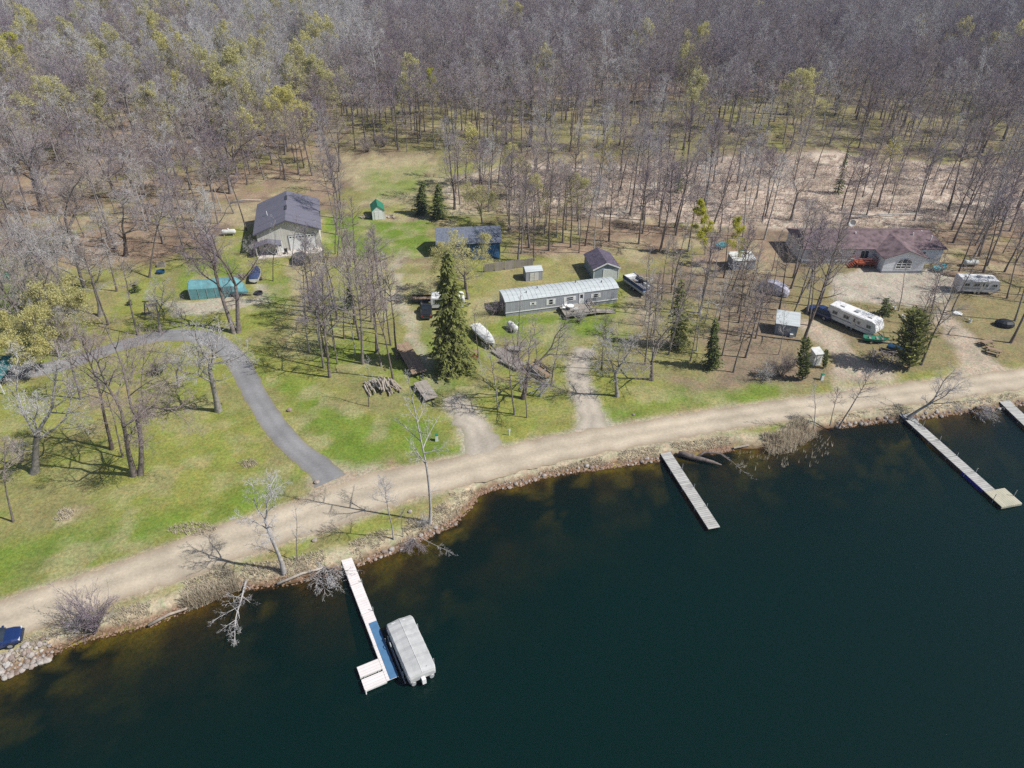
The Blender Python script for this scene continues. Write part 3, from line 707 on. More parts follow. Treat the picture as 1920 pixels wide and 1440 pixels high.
P_TALL = dict(lev=3, kids=(8, 6), fine=4, seg=4, wob=.09, up=.07, ang=44, rat=.50, tw=.027)
P_TALLF = dict(lev=3, kids=(7, 6), fine=5, seg=3, wob=.10, up=.05, ang=47, rat=.55, tw=.042)
P_THIN = dict(lev=3, kids=(6, 5), fine=3, seg=4, wob=.09, up=.08, ang=42, rat=.48, tw=.021)
P_OAK = dict(lev=3, kids=(7, 6), fine=4, seg=5, wob=.17, up=.04, ang=50, rat=.52, tw=.022, limbkids=11)
P_OAKF = dict(lev=3, kids=(5, 4), fine=4, seg=4, wob=.16, up=.05, ang=50, rat=.55, tw=.04, limbkids=9)
P_YEL = dict(lev=3, kids=(7, 6), fine=1, seg=3, wob=.1, up=.05, ang=48, rat=.54, tw=.022, leaf=13, ls=.12)
P_LIME = dict(lev=3, kids=(7, 5), fine=1, seg=3, wob=.09, up=.1, ang=40, rat=.52, tw=.025, leaf=13, ls=.135)
P_YOAK = dict(lev=3, kids=(6, 5), fine=1, seg=4, wob=.15, up=.04, ang=50, rat=.52, tw=.022, limbkids=9, leaf=9, ls=.11)

PROTO = {}
def proto(key, T, H, bark, crown):
    if len(crown) < 3 and not crown[-1].endswith('bark'): crown = [crown[0], crown[-1], bark]
    tm, cm = T.meshes(key, M[bark], [M[c] for c in crown]); PROTO[key] = (tm, cm, H)
for i in range(5): proto('oak%d' % i, tree_oak(100 + i, 15, .36, (.36, .3, .42, .33, .38)[i], 7.0, (4, 5, 4, 5, 4)[i], P_OAK), 15, 'midbark' if i % 2 == 0 else 'bark', ['twigpale' if i % 2 == 0 else 'twig'])
proto('oakdouble', tree_oak(120, 15, .34, .45, 5.2, 3, P_OAK, 2), 15, 'bark', ['twig'])
for i in range(7): proto('tall%d' % i, tree_tall(200 + i, 18, .2 + .02 * (i % 3), (.5, .55, .45, .6, .5, .4, .58)[i], (4.3, 3.9, 5.0, 3.7, 4.6, 5.2, 4.1)[i], 17, P_TALL), 18, 'bark', ['twigwarm' if i % 2 else 'twig'])
for i in range(3): proto('thin%d' % i, tree_tall(240 + i, 14, .12, (.4, .3, .48)[i], 2.3, 13, P_THIN), 14, 'bark' if i else 'palebark', ['twigpale' if i < 2 else 'twig'])
for i in range(3): proto('aspen%d' % i, tree_tall(260 + i, 19, .17, (.5, .55, .45)[i], 4.0, 17, P_TALL), 19, 'palebark', ['twigpale'])
for i in range(3): proto('yellow%d' % i, tree_tall(280 + i, 16, .19, (.35, .42, .3)[i], (6.0, 5.4, 6.6)[i], 18, P_YEL), 16, 'bark', ['twigolive', 'leafyel'])
proto('lime0', tree_tall(300, 14, .13, .22, 2.6, 17, P_LIME), 14, 'palebark', ['twigolive', 'leaflime'])
proto('lime1', tree_tall(301, 17, .2, .3, 4.4, 16, P_LIME), 17, 'palebark', ['twigolive', 'leaflime'])
proto('yoak0', tree_oak(310, 10, .26, .3, 6.6, 5, P_YOAK), 10, 'bark', ['twigolive', 'leafyel'])
proto('yoak1', tree_oak(311, 14, .28, .35, 6.0, 4, P_YOAK), 14, 'bark', ['twigolive', 'leafyel'])
proto('spruce0', tree_conifer(320, 19, .3, 3.9, 46, 12, 26, 1.0, None, size=1.75), 19, 'bark', ['needle', 'bark'])
proto('spruce1', tree_conifer(321, 12, .2, 2.3, 30, 9, 15, .8, None, size=1.4), 12, 'bark', ['cedar', 'bark'])
proto('spruce2', tree_conifer(322, 10, .18, 2.3, 26, 9, 14, .7, None, size=1.4), 10, 'bark', ['needle', 'bark'])
proto('cedar0', tree_conifer(330, 7, .14, 1.35, 22, 9, 12, .2, None, .03, True, size=1.1), 7, 'bark', ['cedar', 'bark'])
proto('cedar1', tree_conifer(331, 9, .2, 3.1, 26, 11, 20, .2, None, .03, True, size=1.5), 9, 'bark', ['needle', 'bark'])
proto('smallpine', tree_conifer(332, 2.4, .06, 1.05, 12, 8, 10, .3, None, .03, size=.8), 2.4, 'bark', ['cedar', 'bark'])
proto('shrub0', shrub(340, 3.0, .9, 26, P_THIN), 3.0, 'bark', ['twig'])
proto('shrub1', shrub(341, 2.4, 1.2, 20, P_THIN), 2.4, 'bark', ['twigpale'])
proto('greyspruce', tree_conifer(350, 14, .15, 1.3, 26, 6, 9, .9, None, size=.9), 14, 'palebark', ['twigpale', 'palebark'])
# a double trunk, a forked hero and the strongly leaning shore tree are meshes of their own
proto('twin', tree_oak(131, 17, .3, .42, 4.6, 3, P_OAK, 2), 17, 'bark', ['twig'])
proto('shoreoak', tree_oak(145, 13, .20, .58, 5.6, 5, dict(P_OAK, fine=2, limbkids=8, tw=.018)), 13, 'palebark', ['twigpale'])
proto('fallen', tree_tall(146, 9, .13, .15, 3.4, 18, P_THIN), 9, 'palebark', ['twigpale'])
proto('gnarl', tree_oak(140, 13, .34, .5, 5.4, 6, dict(P_OAK, wob=.26)), 13, 'midbark', ['twigpale'])

TREE_SITES = []
def plant(key, pos, label, cat='bare tree', h=None, group=None, rz=None, lean=(0, 0), wscale=1.0, name=None):
    tm, cm, H = PROTO[key]
    nm = name or next((v for k, v in (('spruce', 'spruce_tree'), ('cedar', 'cedar_tree'), ('small', 'small_conifer'), ('shrub', 'shrub'), ('lime', 'leafing_tree'), ('yel', 'leafing_tree'), ('yoak', 'leafing_tree'), ('grey', 'dead_spruce')) if key.startswith(k)), 'bare_tree')
    s = (h or H) / H
    t = thing(nm, label, cat, (pos[0], pos[1], pos[2] if len(pos) > 2 else 0), (0.0 if key in ('twin', 'oakdouble') else rnd.random() * 6.28) if rz is None else rz, group)
    if lean != (0, 0):
        t.rotation_euler = (Matrix.Rotation(lean[0], 3, 'Y') @ Matrix.Rotation(-lean[1], 3, 'X') @ Matrix.Rotation(t.rotation_euler[2], 3, 'Z')).to_euler()
    t.scale = (s * wscale, s * wscale, s)
    link('trunk', tm, t); link('crown', cm, t)
    TREE_SITES.append((pos[0], pos[1])); return t
def grow(key, base, top, label, cat='bare tree', **kw):
    """plant at a surveyed base; the height and sideways lean follow from where the top shows"""
    p = G(*base); h = hgt(base[0], base[1], top[1])
    # sideways lean: compare the top with a plumb line from the base
    dz = h - CH; f = p[1] * cP - dz * sP; plumb = 960 + CF * p[0] / f
    off = (top[0] - plumb) * f / CF
    return plant(key, p, label, cat, h=h, lean=(math.atan2(off, h), 0), **kw)

# ================================================================ BUILDERS FOR THE BUILT THINGS
def place(a, b, z=0.0):
    """origin and heading of a front edge seen from a to b"""
    A, B = G(*a, z), G(*b, z)
    return (A[0], A[1], z), math.atan2(B[1] - A[1], B[0] - A[0]), math.dist(A, B)

def gable(root, L, W, eave, ridge, axis, wall, roof, oh=.4, th=.12, z0=0.0, trim=None):
    m = MB()
    if axis == 'y': m.prism([(0, z0), (L, z0), (L, eave), (L / 2, ridge), (0, eave)], 'y', 0, W)
    else: m.prism([(0, z0), (W, z0), (W, eave), (W / 2, ridge), (0, eave)], 'x', 0, L)
    w = m.build('wall', wall, root)
    r = MB(); e = .02 + th
    if axis == 'y':
        sl = (ridge - eave) / (L / 2)
        r.slab((-oh, -oh, eave - sl * oh + e), (L / 2, -oh, ridge + e), (L / 2, W + oh, ridge + e), (-oh, W + oh, eave - sl * oh + e), th)
        r.slab((L / 2, -oh, ridge + e), (L + oh, -oh, eave - sl * oh + e), (L + oh, W + oh, eave - sl * oh + e), (L / 2, W + oh, ridge + e), th)
    else:
        sl = (ridge - eave) / (W / 2)
        r.slab((-oh, -oh, eave - sl * oh + e), (L + oh, -oh, eave - sl * oh + e), (L + oh, W / 2, ridge + e), (-oh, W / 2, ridge + e), th)
        r.slab((-oh, W / 2, ridge + e), (L + oh, W / 2, ridge + e), (L + oh, W + oh, eave - sl * oh + e), (-oh, W + oh, eave - sl * oh + e), th)
    ro = r.build('roof', roof, root)
    if trim and axis == 'y':
        t = MB()
        t.bar((-oh, -oh - .02, eave - sl * oh), (L / 2, -oh - .02, ridge), .05, .22); t.bar((L / 2, -oh - .02, ridge), (L + oh, -oh - .02, eave - sl * oh), .05, .22)
        t.build('roof_trim', trim, ro)
    return w, ro
def window(root, x0, x1, z0, z1, y=0.0, mull=1, shutters=0, fr='white', rows=0):
    m = MB(); t = .08; d = .05
    m.box(x0, x1, y - d, y + .02, z0, z0 + t); m.box(x0, x1, y - d, y + .02, z1 - t, z1); m.box(x0, x0 + t, y - d, y + .02, z0 + t, z1 - t); m.box(x1 - t, x1, y - d, y + .02, z0 + t, z1 - t)
    for k in range(1, mull + 1):
        c = x0 + (x1 - x0) * k / (mull + 1); m.box(c - .025, c + .025, y - d + .005, y + .02, z0 + t, z1 - t)
    for k in range(1, rows + 1):
        c = z0 + (z1 - z0) * k / (rows + 1); m.box(x0 + t, x1 - t, y - d + .01, y + .02, c - .025, c + .025)
    f = m.build('window', M[fr], root)
    MB().box(x0 + t * .5, x1 - t * .5, y - .02, y + .01, z0 + t * .5, z1 - t * .5).build('pane', M['glass'], f)
    if shutters:
        for a, b in ((x0 - shutters - .03, x0 - .03), (x1 + .03, x1 + .03 + shutters)):
            MB().box(a, b, y - .04, y + .01, z0, z1).build('shutter', M['white'], f)
    return f
def door(root, x0, x1, z0, z1, y=0.0, m='white', lite=True):
    d = MB().box(x0, x1, y - .06, y + .02, z0, z1).build('door', M[m], root)
    if lite: MB().box(x0 + .2, x1 - .2, y - .075, y - .05, z0 + (z1 - z0) * .55, z1 - .2).build('pane', M['glass'], d)
    MB().box(x1 - .16, x1 - .09, y - .12, y - .05, z0 + .95, z0 + 1.02).build('handle', M['metal'], d)
    return d
def wheel(root, x, y, z, r, w=.22, rim='rim'):
    m = MB(); prof = [(-.5, .62), (-.5, .9), (-.38, 1), (.38, 1), (.5, .9), (.5, .62)]
    rings = [[(x + r * q * math.cos(2 * PI * k / 14), y + w * p, z + r * q * math.sin(2 * PI * k / 14)) for k in range(14)] for p, q in prof]
    t = m.loft(rings, 0, False).build('wheel', M['rubber'], root)
    m2 = MB(); m2.loft([[(x + r * .63 * math.cos(2 * PI * k / 10), y + w * p, z + r * .63 * math.sin(2 * PI * k / 10)) for k in range(10)] for p in (-.42, .42)])
    m2.build('rim', M[rim], t)
def car(name, label, cat, loc, rz, paint, kind='suv', group=None):
    """nose towards +x; body, cabin glass, roof, bumpers, lamps, mirrors and wheels"""
    t = thing(name, label, cat, loc, rz, group); L = 4.7; Wd = .93
    def sec(x, w, z0, z1, k=.12):
        return [(x, -w + k, z0), (x, w - k, z0), (x, w, z0 + k), (x, w, z1 - k), (x, w - k * 1.2, z1), (x, -w + k * 1.2, z1), (x, -w, z1 - k), (x, -w, z0 + k)]
    b = MB()
    b.loft([sec(-2.3, .80, .48, .92), sec(-2.15, .90, .34, 1.02), sec(-1.2, Wd, .3, 1.06), sec(.9, Wd, .3, 1.04), sec(1.7, .91, .3, .98), sec(2.2, .84, .36, .86), sec(2.33, .72, .46, .74)])
    b.build('body', M[paint], t, smooth=False)
    g = MB()
    if kind == 'suv': bot = (-2.12, 1.05); top = (-1.75, .25); zt = 1.62
    else: bot = (-.25, 1.15); top = (-.05, .45); zt = 1.62
    g.hexa([(bot[0], -.86, 1.03), (bot[1], -.86, 1.03), (bot[1], .86, 1.03), (bot[0], .86, 1.03)], [(top[0], -.68, zt), (top[1], -.68, zt), (top[1], .68, zt), (top[0], .68, zt)])
    g.build('windows', M['glass'], t)
    r = MB(); r.hexa([(top[0] - .05, -.70, zt - .02), (top[1] + .08, -.70, zt - .02), (top[1] + .08, .70, zt - .02), (top[0] - .05, .70, zt - .02)], [(top[0] + .1, -.6, zt + .07), (top[1] - .1, -.6, zt + .07), (top[1] - .1, .6, zt + .07), (top[0] + .1, .6, zt + .07)])
    for sx in (-1, 1):
        for f in (.0, .36, .7, 1.0):
            xb = bot[0] + (bot[1] - bot[0]) * f; xt = top[0] + (top[1] - top[0]) * f
            r.bar((xb, sx * .875, 1.02), (xt, sx * .695, zt), .07, .05)
    r.build('roof', M[paint], t)
    if kind == 'pickup':
        bd = MB(); bd.box(-2.2, -.35, -.72, .72, 1.0, 1.075); bd.build('cargo_bed', M['blacktarp'], t)
    for s in (-1, 1):
        MB().box(2.18, 2.3, s * .66 - .16, s * .66 + .16, .66, .80).build('headlight', M['lamp'], t)
        MB().box(-2.335, -2.2, s * .68 - .1, s * .68 + .1, .72, .95).build('taillight', M['redlamp'], t)
        MB().box(.72, .9, s * .95 - .06, s * .95 + .12 * s + .06, 1.02, 1.16).build('mirror', M[paint], t)
        for x in (-1.42, 1.42): wheel(t, x, s * .86, .36, .36)
    MB().box(2.26, 2.42, -.72, .72, .38, .56).build('bumper', M['darkmetal'], t)
    MB().box(-2.42, -2.28, -.76, .76, .42, .60).build('bumper', M['darkmetal'], t)
    return t
def propane(label, loc, rz, L=2.6, r=.48):
    t = thing('propane_tank', label, 'propane tank', loc, rz, 'white propane tanks'); m = MB(); rings = []
    for f, q in ((-.5, .05), (-.485, .45), (-.45, .78), (-.4, .97), (-.36, 1), (.36, 1), (.4, .97), (.45, .78), (.485, .45), (.5, .05)):
        rings.append([(L * f, r * q * math.cos(2 * PI * k / 14), .25 + r + r * q * math.sin(2 * PI * k / 14)) for k in range(14)])
    m.loft(rings).build('tank', M['offwhite'], t, smooth=True)
    d = MB(); d.loft([[(.18 * q * math.cos(k * PI / 5), .18 * q * math.sin(k * PI / 5), .25 + 2 * r + zz) for k in range(10)] for q, zz in ((1, -.06), (1, .14), (.6, .22))]); d.build('valve_dome', M['white'], t)
    for s in (-1, 1): MB().box(s * L * .3 - .08, s * L * .3 + .08, -r * .7, r * .7, 0, .33).build('foot', M['concrete'], t)
    return t
def camper(name, label, loc, rz, L, W=2.45, h=2.75, side='rvwhite', group=None, slant=.5):
    t = thing(name, label, 'travel trailer', loc, rz, group); b = MB(); z0 = .55
    b.prism([(0, z0), (L - slant, z0), (L, z0 + .75), (L - .05, z0 + 1.2), (L - slant * .7, h - .12), (L - slant - .2, h), (.1, h), (0, h - .1)], 'y', 0, W)
    b.build('body', M[side], t)
    MB().box(.15, L - slant - .25, .08, W - .08, h, h + .035).build('roof_membrane', M['rvwhite'], t)
    for f in (.22, .5, .78):
        MB().box(L * f - .35, L * f + .35, W * .35, W * .65, h + .035, h + .2).build('roof_vent', M['offwhite' if f != .5 else 'metal'], t)
    for f, w_, hh in ((.1, .9, .6), (.33, 1.0, .65), (.62, .5, .5), (.8, .8, .6)): window(t, L * f, L * f + w_, 1.55, 1.55 + hh, 0, 1, 0, 'metal')
    door(t, L * .52, L * .52 + .65, .7, 2.45, 0, 'offwhite')
    MB().box(.3, L - .8, -.012, .002, 1.12, 1.3).build('stripe', M['skirt'], t)
    aw = MB(); aw.tube([(L * .25, -.1, h - .12), (L * .75, -.1, h - .12)], .09, 8); aw.build('awning_roll', M['offwhite'], t)
    for x in (L * .44, L * .54): wheel(t, x, .18, .34, .34); wheel(t, x, W - .18, .34, .34)
    hb = MB(); hb.bar((L - .5, W * .2, .5), (L + 1.0, W / 2, .5), .1); hb.bar((L - .5, W * .8, .5), (L + 1.0, W / 2, .5), .1); hb.build('hitch', M['darkmetal'], t)
    MB().tube([(L + .55, W / 2, 0), (L + .55, W / 2, .9)], .06, 6).build('jack', M['metal'], t)
    MB().box(.6, L - 1.2, .3, W - .3, .42, .56).build('chassis', M['darkmetal'], t)
    return t
def boat(name, label, loc, rz, L, W, hull, deck, group=None, cover=None, z=.45):
    t = thing(name, label, 'boat', loc, rz, group); rings = []
    for f, q, zz in ((-.5, .88, 0), (-.2, 1, 0), (.1, .96, 0), (.3, .72, .08), (.43, .36, .2), (.5, .05, .34)):
        w = W / 2 * q; x = f * L
        rings.append([(x, -w, z + .62 + zz * .6), (x, -w * .86, z + .22 + zz), (x, 0, z + zz * 1.2), (x, w * .86, z + .22 + zz), (x, w, z + .62 + zz * .6), (x, w * .9, z + .64 + zz * .6), (x, 0, z + (.66 if cover else .42) + zz * .6), (x, -w * .9, z + .64 + zz * .6)])
    MB().loft(rings).build('hull', [M[hull]], t, smooth=False)
    c = MB()
    if cover:
        rr = []
        for f, q, zz in ((-.495, .86, .0), (-.3, .94, .12), (0, .95, .22), (.25, .75, .18), (.44, .3, .16)):
            w = W / 2 * q; x = f * L; rr.append([(x, -w, z + .68 + zz * .3), (x, -w * .5, z + .8 + zz), (x, 0, z + .86 + zz), (x, w * .5, z + .8 + zz), (x, w, z + .68 + zz * .3)])
        c.loft(rr, 0, True).build('cover', M[cover], t)
    else:
        for f in (-.25, .05, .25): MB().box(f * L - .15, f * L + .15, -W * .4, W * .4, z + .45, z + .58).build('seat', M[deck], t)
    tr = MB(); tr.bar((-.45 * L, -.3, z - .12), (.6 * L, 0, z - .12), .09); tr.bar((-.45 * L, .3, z - .12), (.6 * L, 0, z - .12), .09); tr.bar((-.2 * L, -W * .5, z - .14), (-.2 * L, W * .5, z - .14), .09); tr.bar((-.1 * L, 0, z - .1), (-.1 * L, 0, z + .06), .3); tr.build('cradle', M['darkmetal'], t)
    for s in (-1, 1): wheel(t, -.2 * L, s * W * .52, .3, .3, .18)
    return t
def flatbed(label, loc, rz, L, W, deckm, z=.75):
    t = thing('flatbed_trailer', label, 'flatbed trailer', loc, rz, 'flatbed trailers')
    MB().box(0, L, 0, W, z - .09, z).build('deck', M[deckm], t)
    f = MB()
    for y in (.25, W - .25): f.box(0.05, L - .05, y - .06, y + .06, z - .25, z - .09)
    for x in np.arange(.3, L, 1.2): f.box(x, x + .08, .02, W - .02, z - .19, z - .095)
    f.bar((L, W * .3, z - .2), (L + 1.3, W / 2, z - .3), .08); f.bar((L, W * .7, z - .2), (L + 1.3, W / 2, z - .3), .08)
    f.build('frame', M['darkmetal'], t)
    MB().tube([(L + 1.1, W / 2, 0), (L + 1.1, W / 2, .6)], .05, 6).build('jack', M['metal'], t)
    for x in (L * .35, L * .35 + .75):
        for y in (.12, W - .12): wheel(t, x, y, .33, .33, .2)
    return t
def pile_pieces(name, label, cat, group, c, n, rx, ry, hh, Lr, rr, seed, m='log', along=None):
    rg = random.Random(seed); meshes = []
    for k in range(6):
        L = Lr[0] + (Lr[1] - Lr[0]) * k / 5; b = rr[0] + (rr[1] - rr[0]) * rg.random()
        mb = MB(); mb.tube([(-L / 2, 0, 0), (-L * .2, .03 * rg.random(), .02), (L * .2, -.04 * rg.random(), 0), (L / 2, 0, .02)], [b, b * .96, b * .9, b * .8], 7)
        meshes.append(mb.mesh(name, [M[m]]))
    for i in range(n):
        a = rg.random() * 6.28; q = math.sqrt(rg.random()); px, py = q * math.cos(a) * rx, q * math.sin(a) * ry
        o = bpy.data.objects.new(name, meshes[i % 6]); COL.objects.link(o)
        o.location = (c[0] + px, c[1] + py, rr[1] * .7 + hh * (1 - q) * rg.random() + .02)
        o.rotation_euler = (0, (rg.random() - .5) * .3, (along + (rg.random() - .5) * .5) if along is not None else rg.random() * 3.14)
        tag(o, label, cat, group)
def dock(name, label, tl, tr_, el, er, z, deckm, sec=3.0, posts='metal', ph=1.1, fascia='darkmetal'):
    """gangway from the shore: tl/tr its landward corners, el/er its far corners as surveyed"""
    A, B, C, D = (Vector((*G(*p, z), 0)) for p in (tl, tr_, el, er))
    o = (A + B) / 2; e = (C + D) / 2; ax = (e - o); L = ax.length; rz = math.atan2(ax.y, ax.x) - PI / 2
    W = ((A - B).length * abs(math.sin(math.atan2((B - A).y, (B - A).x) - math.atan2(ax.y, ax.x))) + (C - D).length * abs(math.sin(math.atan2((D - C).y, (D - C).x) - math.atan2(ax.y, ax.x)))) / 2
    t = thing(name, label, 'dock', (o.x, o.y, z), rz)
    n = max(1, round(L / sec)); s = L / n
    for i in range(n):
        dk = MB().box(-W / 2, W / 2, i * s + .02, (i + 1) * s - .02, -.06 - .012 * (i % 2), -.012 * (i % 2)).build('deck_section', M[deckm], t)
        f = MB(); f.box(-W / 2 - .03, -W / 2 - .002, i * s + .02, (i + 1) * s - .02, -.24, -.02); f.box(W / 2 + .002, W / 2 + .03, i * s + .02, (i + 1) * s - .02, -.24, -.02)
        f.build('fascia', M[fascia], dk)
        if i:
            for sx in (-1, 1):
                MB().tube([(sx * (W / 2 + .07), i * s, -3.0), (sx * (W / 2 + .07), i * s, ph * (.35 + .4 * rnd.random()) if sx < 0 else .12)], .035, 6).build('post', M[posts], t)
    return t, L, W, rz

# ================================================================ THE BUILT THINGS
# --- grey roofed barn
o, a, L = place((488, 476), (603, 465))
bn = thing('barn', 'cream steel barn with grey gable roof and white overhead door', 'barn', o, a)
w, ro = gable(bn, L, 15.3, 4.2, 6.35, 'y', M['cream'], M['barnroof'], .55, trim=M['barnroof'])
od = MB().box(L * .50, L * .92, -.06, .02, .02, 3.15).build('overhead_door', M['white'], bn)
for k in range(8): x0 = L * .515 + k * L * .05; MB().box(x0, x0 + .36, -.075, -.05, 2.68, 2.92).build('door_window', M['glass'], od)
m = MB(); m.box(L * .49, L * .50, -.08, .02, 0, 3.25); m.box(L * .92, L * .93, -.08, .02, 0, 3.25); m.box(L * .49, L * .93, -.08, .02, 3.152, 3.28); m.build('door_trim', M['skirt'], bn)
door(bn, L * .30, L * .38, .05, 2.1)
window(bn, L * .08, L * .17, 1.0, 2.0, 0, 1)
pr = MB(); pr.slab((-.5, -2.2, 2.35), (1.9, -2.2, 2.95), (1.9, -.02, 2.95), (-.5, -.02, 2.35), .1); pr.slab((1.9, -2.2, 2.95), (4.3, -2.2, 2.35), (4.3, -.02, 2.35), (1.9, -.02, 2.95), .1)
pr.build('porch_roof', M['barnroof'], bn)
for x in (-.3, 4.1): MB().box(x - .07, x + .07, -2.1, -1.96, .14, 2.36).build('porch_post', M['offwhite'], bn)
MB().box(-.4, L + .2, -2.5, -.003, -.05, .12).build('concrete_slab', M['concrete'], bn)
for y0 in (5.0, 10.5): MB().box(L / 2 - .18, L / 2 + .18, y0, y0 + 2.3, 6.45, 6.62).build('ridge_vent', M['darkmetal'], bn)
MB().tube([(2.0, 6.5, 4.9), (2.0, 6.5, 5.9)], .08, 8).build('vent_pipe', M['white'], bn)
for k, (x, c_) in enumerate(((3.0, 'darkmetal'), (4.9, 'darkmetal'))):
    ch = thing('porch_chair', ('dark porch chair under the small barn porch roof', 'dark chair on the barn slab between porch and overhead door')[k], 'chair', Matrix.Translation(o) @ Matrix.Rotation(a, 4, 'Z') @ Vector((x, -1.4, .12)), a)
    MB().box(-.3, .3, -.3, .3, .4, .47).build('seat', M[c_], ch); MB().box(-.3, .3, .26, .33, .47, 1.0).build('backrest', M[c_], ch)
    for sx in (-.27, .27):
        for sy in (-.27, .27): MB().box(sx - .03, sx + .03, sy - .03, sy + .03, 0, .4).build('leg', M[c_], ch)
car('parked_car', 'dark grey car parked in front of the white barn door', 'car', (*G(562, 489), 0), a + PI / 2 + .05, 'cargrey')
propane('white propane tank lying on the bare ground left of the barn', (*G(430, 441), 0), .12, 2.9, .5)
propane('white propane tank standing on the lawn in front of the long mobile home', (*G(961, 619), 0), R(-58), 2.5, .5)
propane('greyish propane tank among the trees right of the red roofed house', (*G(1818, 499), 0), .05, 2.8, .5)

# --- teal tarp shelter with a tarped boat nose at its right end
o, a, L = place((357, 563), (440, 556))
ts = thing('tarp_shelter', 'long rounded shelter covered in faded teal tarpaulin', 'shelter', o, a)
rings = []
for f, hk, wk in ((0, 1, 1), (.02, 1.04, 1.01), (.33, .97, 1), (.66, 1.0, 1.01), (.97, 1.03, 1), (1.0, 1, .99), (1.1, .8, .9), (1.2, .42, .7)):
    x = L * f; W = 3.4; hh = 2.75 * hk; y0 = W * (1 - wk) / 2
    rings.append([(x, y0, .02), (x, y0 - .02, hh * .72), (x, y0 + W * .09, hh * .83), (x, y0 + W * .3 * wk, hh * .95), (x, y0 + W * .5 * wk, hh), (x, y0 + W * .7 * wk, hh * .95), (x, y0 + W * .91 * wk, hh * .83), (x, y0 + W * wk, hh * .72), (x, y0 + W * wk, .02)])
MB().loft(rings, 0, True, False).build('tarp_cover', M['teal'], ts)
for f in np.linspace(.02, .98, 6): MB().tube([(L * f, -.05, 0), (L * f, -.06, 1.98)], .03, 5).build('frame_pole', M['metal'], ts)
boat('covered_boat', 'teal tarp covered boat nose sticking out beside the teal shelter', (*G(446, 553), 0), R(-8), 4.2, 1.7, 'teal', 'teal', cover='teal', z=.3)
boat('covered_boat', 'small white edged boat under a navy cover above the fire ring', (*G(481, 521), 0), R(100), 5.2, 1.9, 'offwhite', 'navy', cover='navy', z=.35)
fr = thing('fire_ring', 'round black fire ring on the gravel right of the teal shelter', 'fire ring', (*G(485, 551), 0))
m = MB(); rr = [[(q * math.cos(2 * PI * k / 16), q * math.sin(2 * PI * k / 16), z_) for k in range(16)] for q, z_ in ((.72, 0), (.72, .35), (.62, .35), (.62, .03))]; m.loft(rr, 0, False).build('steel_ring', M['darkmetal'], fr)
MB().loft([[(.6 * math.cos(k * PI / 6), .6 * math.sin(k * PI / 6), z_) for k in range(12)] for z_ in (.01, .08)]).build('ash', M['blacktarp'], fr)
# climbing frame
cf = thing('climbing_frame', 'dark wooden climbing frame with rungs on the lawn above the drive', 'climbing frame', (*G(290, 592), 0), R(10))
for sx in (-1.15, 1.15):
    for sy in (-1, 1): MB().bar((sx, sy * 1.3, 0), (sx * .72, sy * .25, 2.7), .12).build('leg', M['darkmetal'], cf)
for k, z_ in enumerate((.35, .75, 1.15, 1.55, 2.0)):
    xx = 1.15 - .33 * z_ / 2.7; yy = -1.3 + 1.05 * z_ / 2.7; MB().bar((-xx, yy, z_), (xx, yy, z_), .09).build('rung', M['brush'], cf)
MB().bar((-1.2, 0, 2.72), (1.2, 0, 2.72), .13).build('top_beam', M['darkmetal'], cf)
MB().box(-.8, .8, -.25, .9, 1.85, 1.93).build('platform', M['brush'], cf)
# tub and box by the woods
tb = thing('plastic_tub', 'round blue plastic tub at the edge of the left woods', 'tub', (*G(302, 512), 0))
MB().loft([[(q * math.cos(k * PI / 7), q * math.sin(k * PI / 7), z_) for k in range(14)] for q, z_ in ((.62, 0), (.78, .5), (.7, .5), (.6, .1))]).build('tub', M['bluetarp'], tb)
tc_ = thing('wooden_crate', 'pale weathered crate just behind the blue tub', 'crate', (*G(303, 499), 0), .2)
m = MB(); m.box(-.7, .7, -.5, .5, 0, .1); m.box(-.7, .7, -.5, -.44, .1, .6); m.box(-.7, .7, .44, .5, .1, .6); m.box(-.7, -.64, -.44, .44, .1, .6); m.box(.64, .7, -.44, .44, .1, .6); m.build('crate_body', M['wood'], tc_)

# --- blue outbuilding with tarps, and the board fence beside it
o, a, L = place((822, 483), (938, 478))
bb = thing('outbuilding', 'steel blue outbuilding with broad grey roof behind the big spruce', 'outbuilding', o, a)
gable(bb, L, 6.6, 2.75, 4.5, 'x', M['bluewall'], M['shingle'], .35)
door(bb, L * .1, L * .2, .03, 2.1, 0, 'offwhite'); window(bb, L * .3, L * .42, 1.0, 2.0); window(bb, L * .8, L * .92, 1.0, 2.0)
tp = []
def tarp(label, x0, x1, zt, m_='bluetarp', y0=-.25, spread=1.3, seed=1):
    q = random.Random(seed); t = MB(); n = 9; rows = []
    for j, (y_, z_) in enumerate(((y0, zt), (y0 - .12, zt * .72), (y0 - spread * .4, zt * .42), (y0 - spread * .8, .22), (y0 - spread, .06))):
        rows.append([(x0 + (x1 - x0) * k / n + .12 * q.random(), y_ - .25 * q.random(), max(.04, z_ + .28 * (q.random() - .5))) for k in range(n + 1)])
    b = len(t.v)
    for r_ in rows: t.v += r_
    for j in range(len(rows) - 1):
        for k in range(n): t.f.append((j * (n + 1) + k, j * (n + 1) + k + 1, (j + 1) * (n + 1) + k + 1, (j + 1) * (n + 1) + k)); t.m.append(0)
    ob = t.build('blue_tarp', M[m_]); ob.location = o; ob.rotation_euler = (0, 0, a)
    md = ob.modifiers.new('thick', 'SOLIDIFY'); md.thickness = .03
    return tag(ob, label, 'tarp')
tarp('crumpled blue tarpaulin hung under the eave of the blue outbuilding', L * .52, L * .98, 2.3, seed=3)
tarp('smaller blue tarpaulin heap beside the outbuilding door', L * .22, L * .36, 1.0, seed=5, spread=1.0)
o2, a2, L2 = place((908, 511), (1000, 499))
fe = thing('board_fence', 'weathered grey board fence of leaning panels below the blue outbuilding', 'fence', o2, a2)
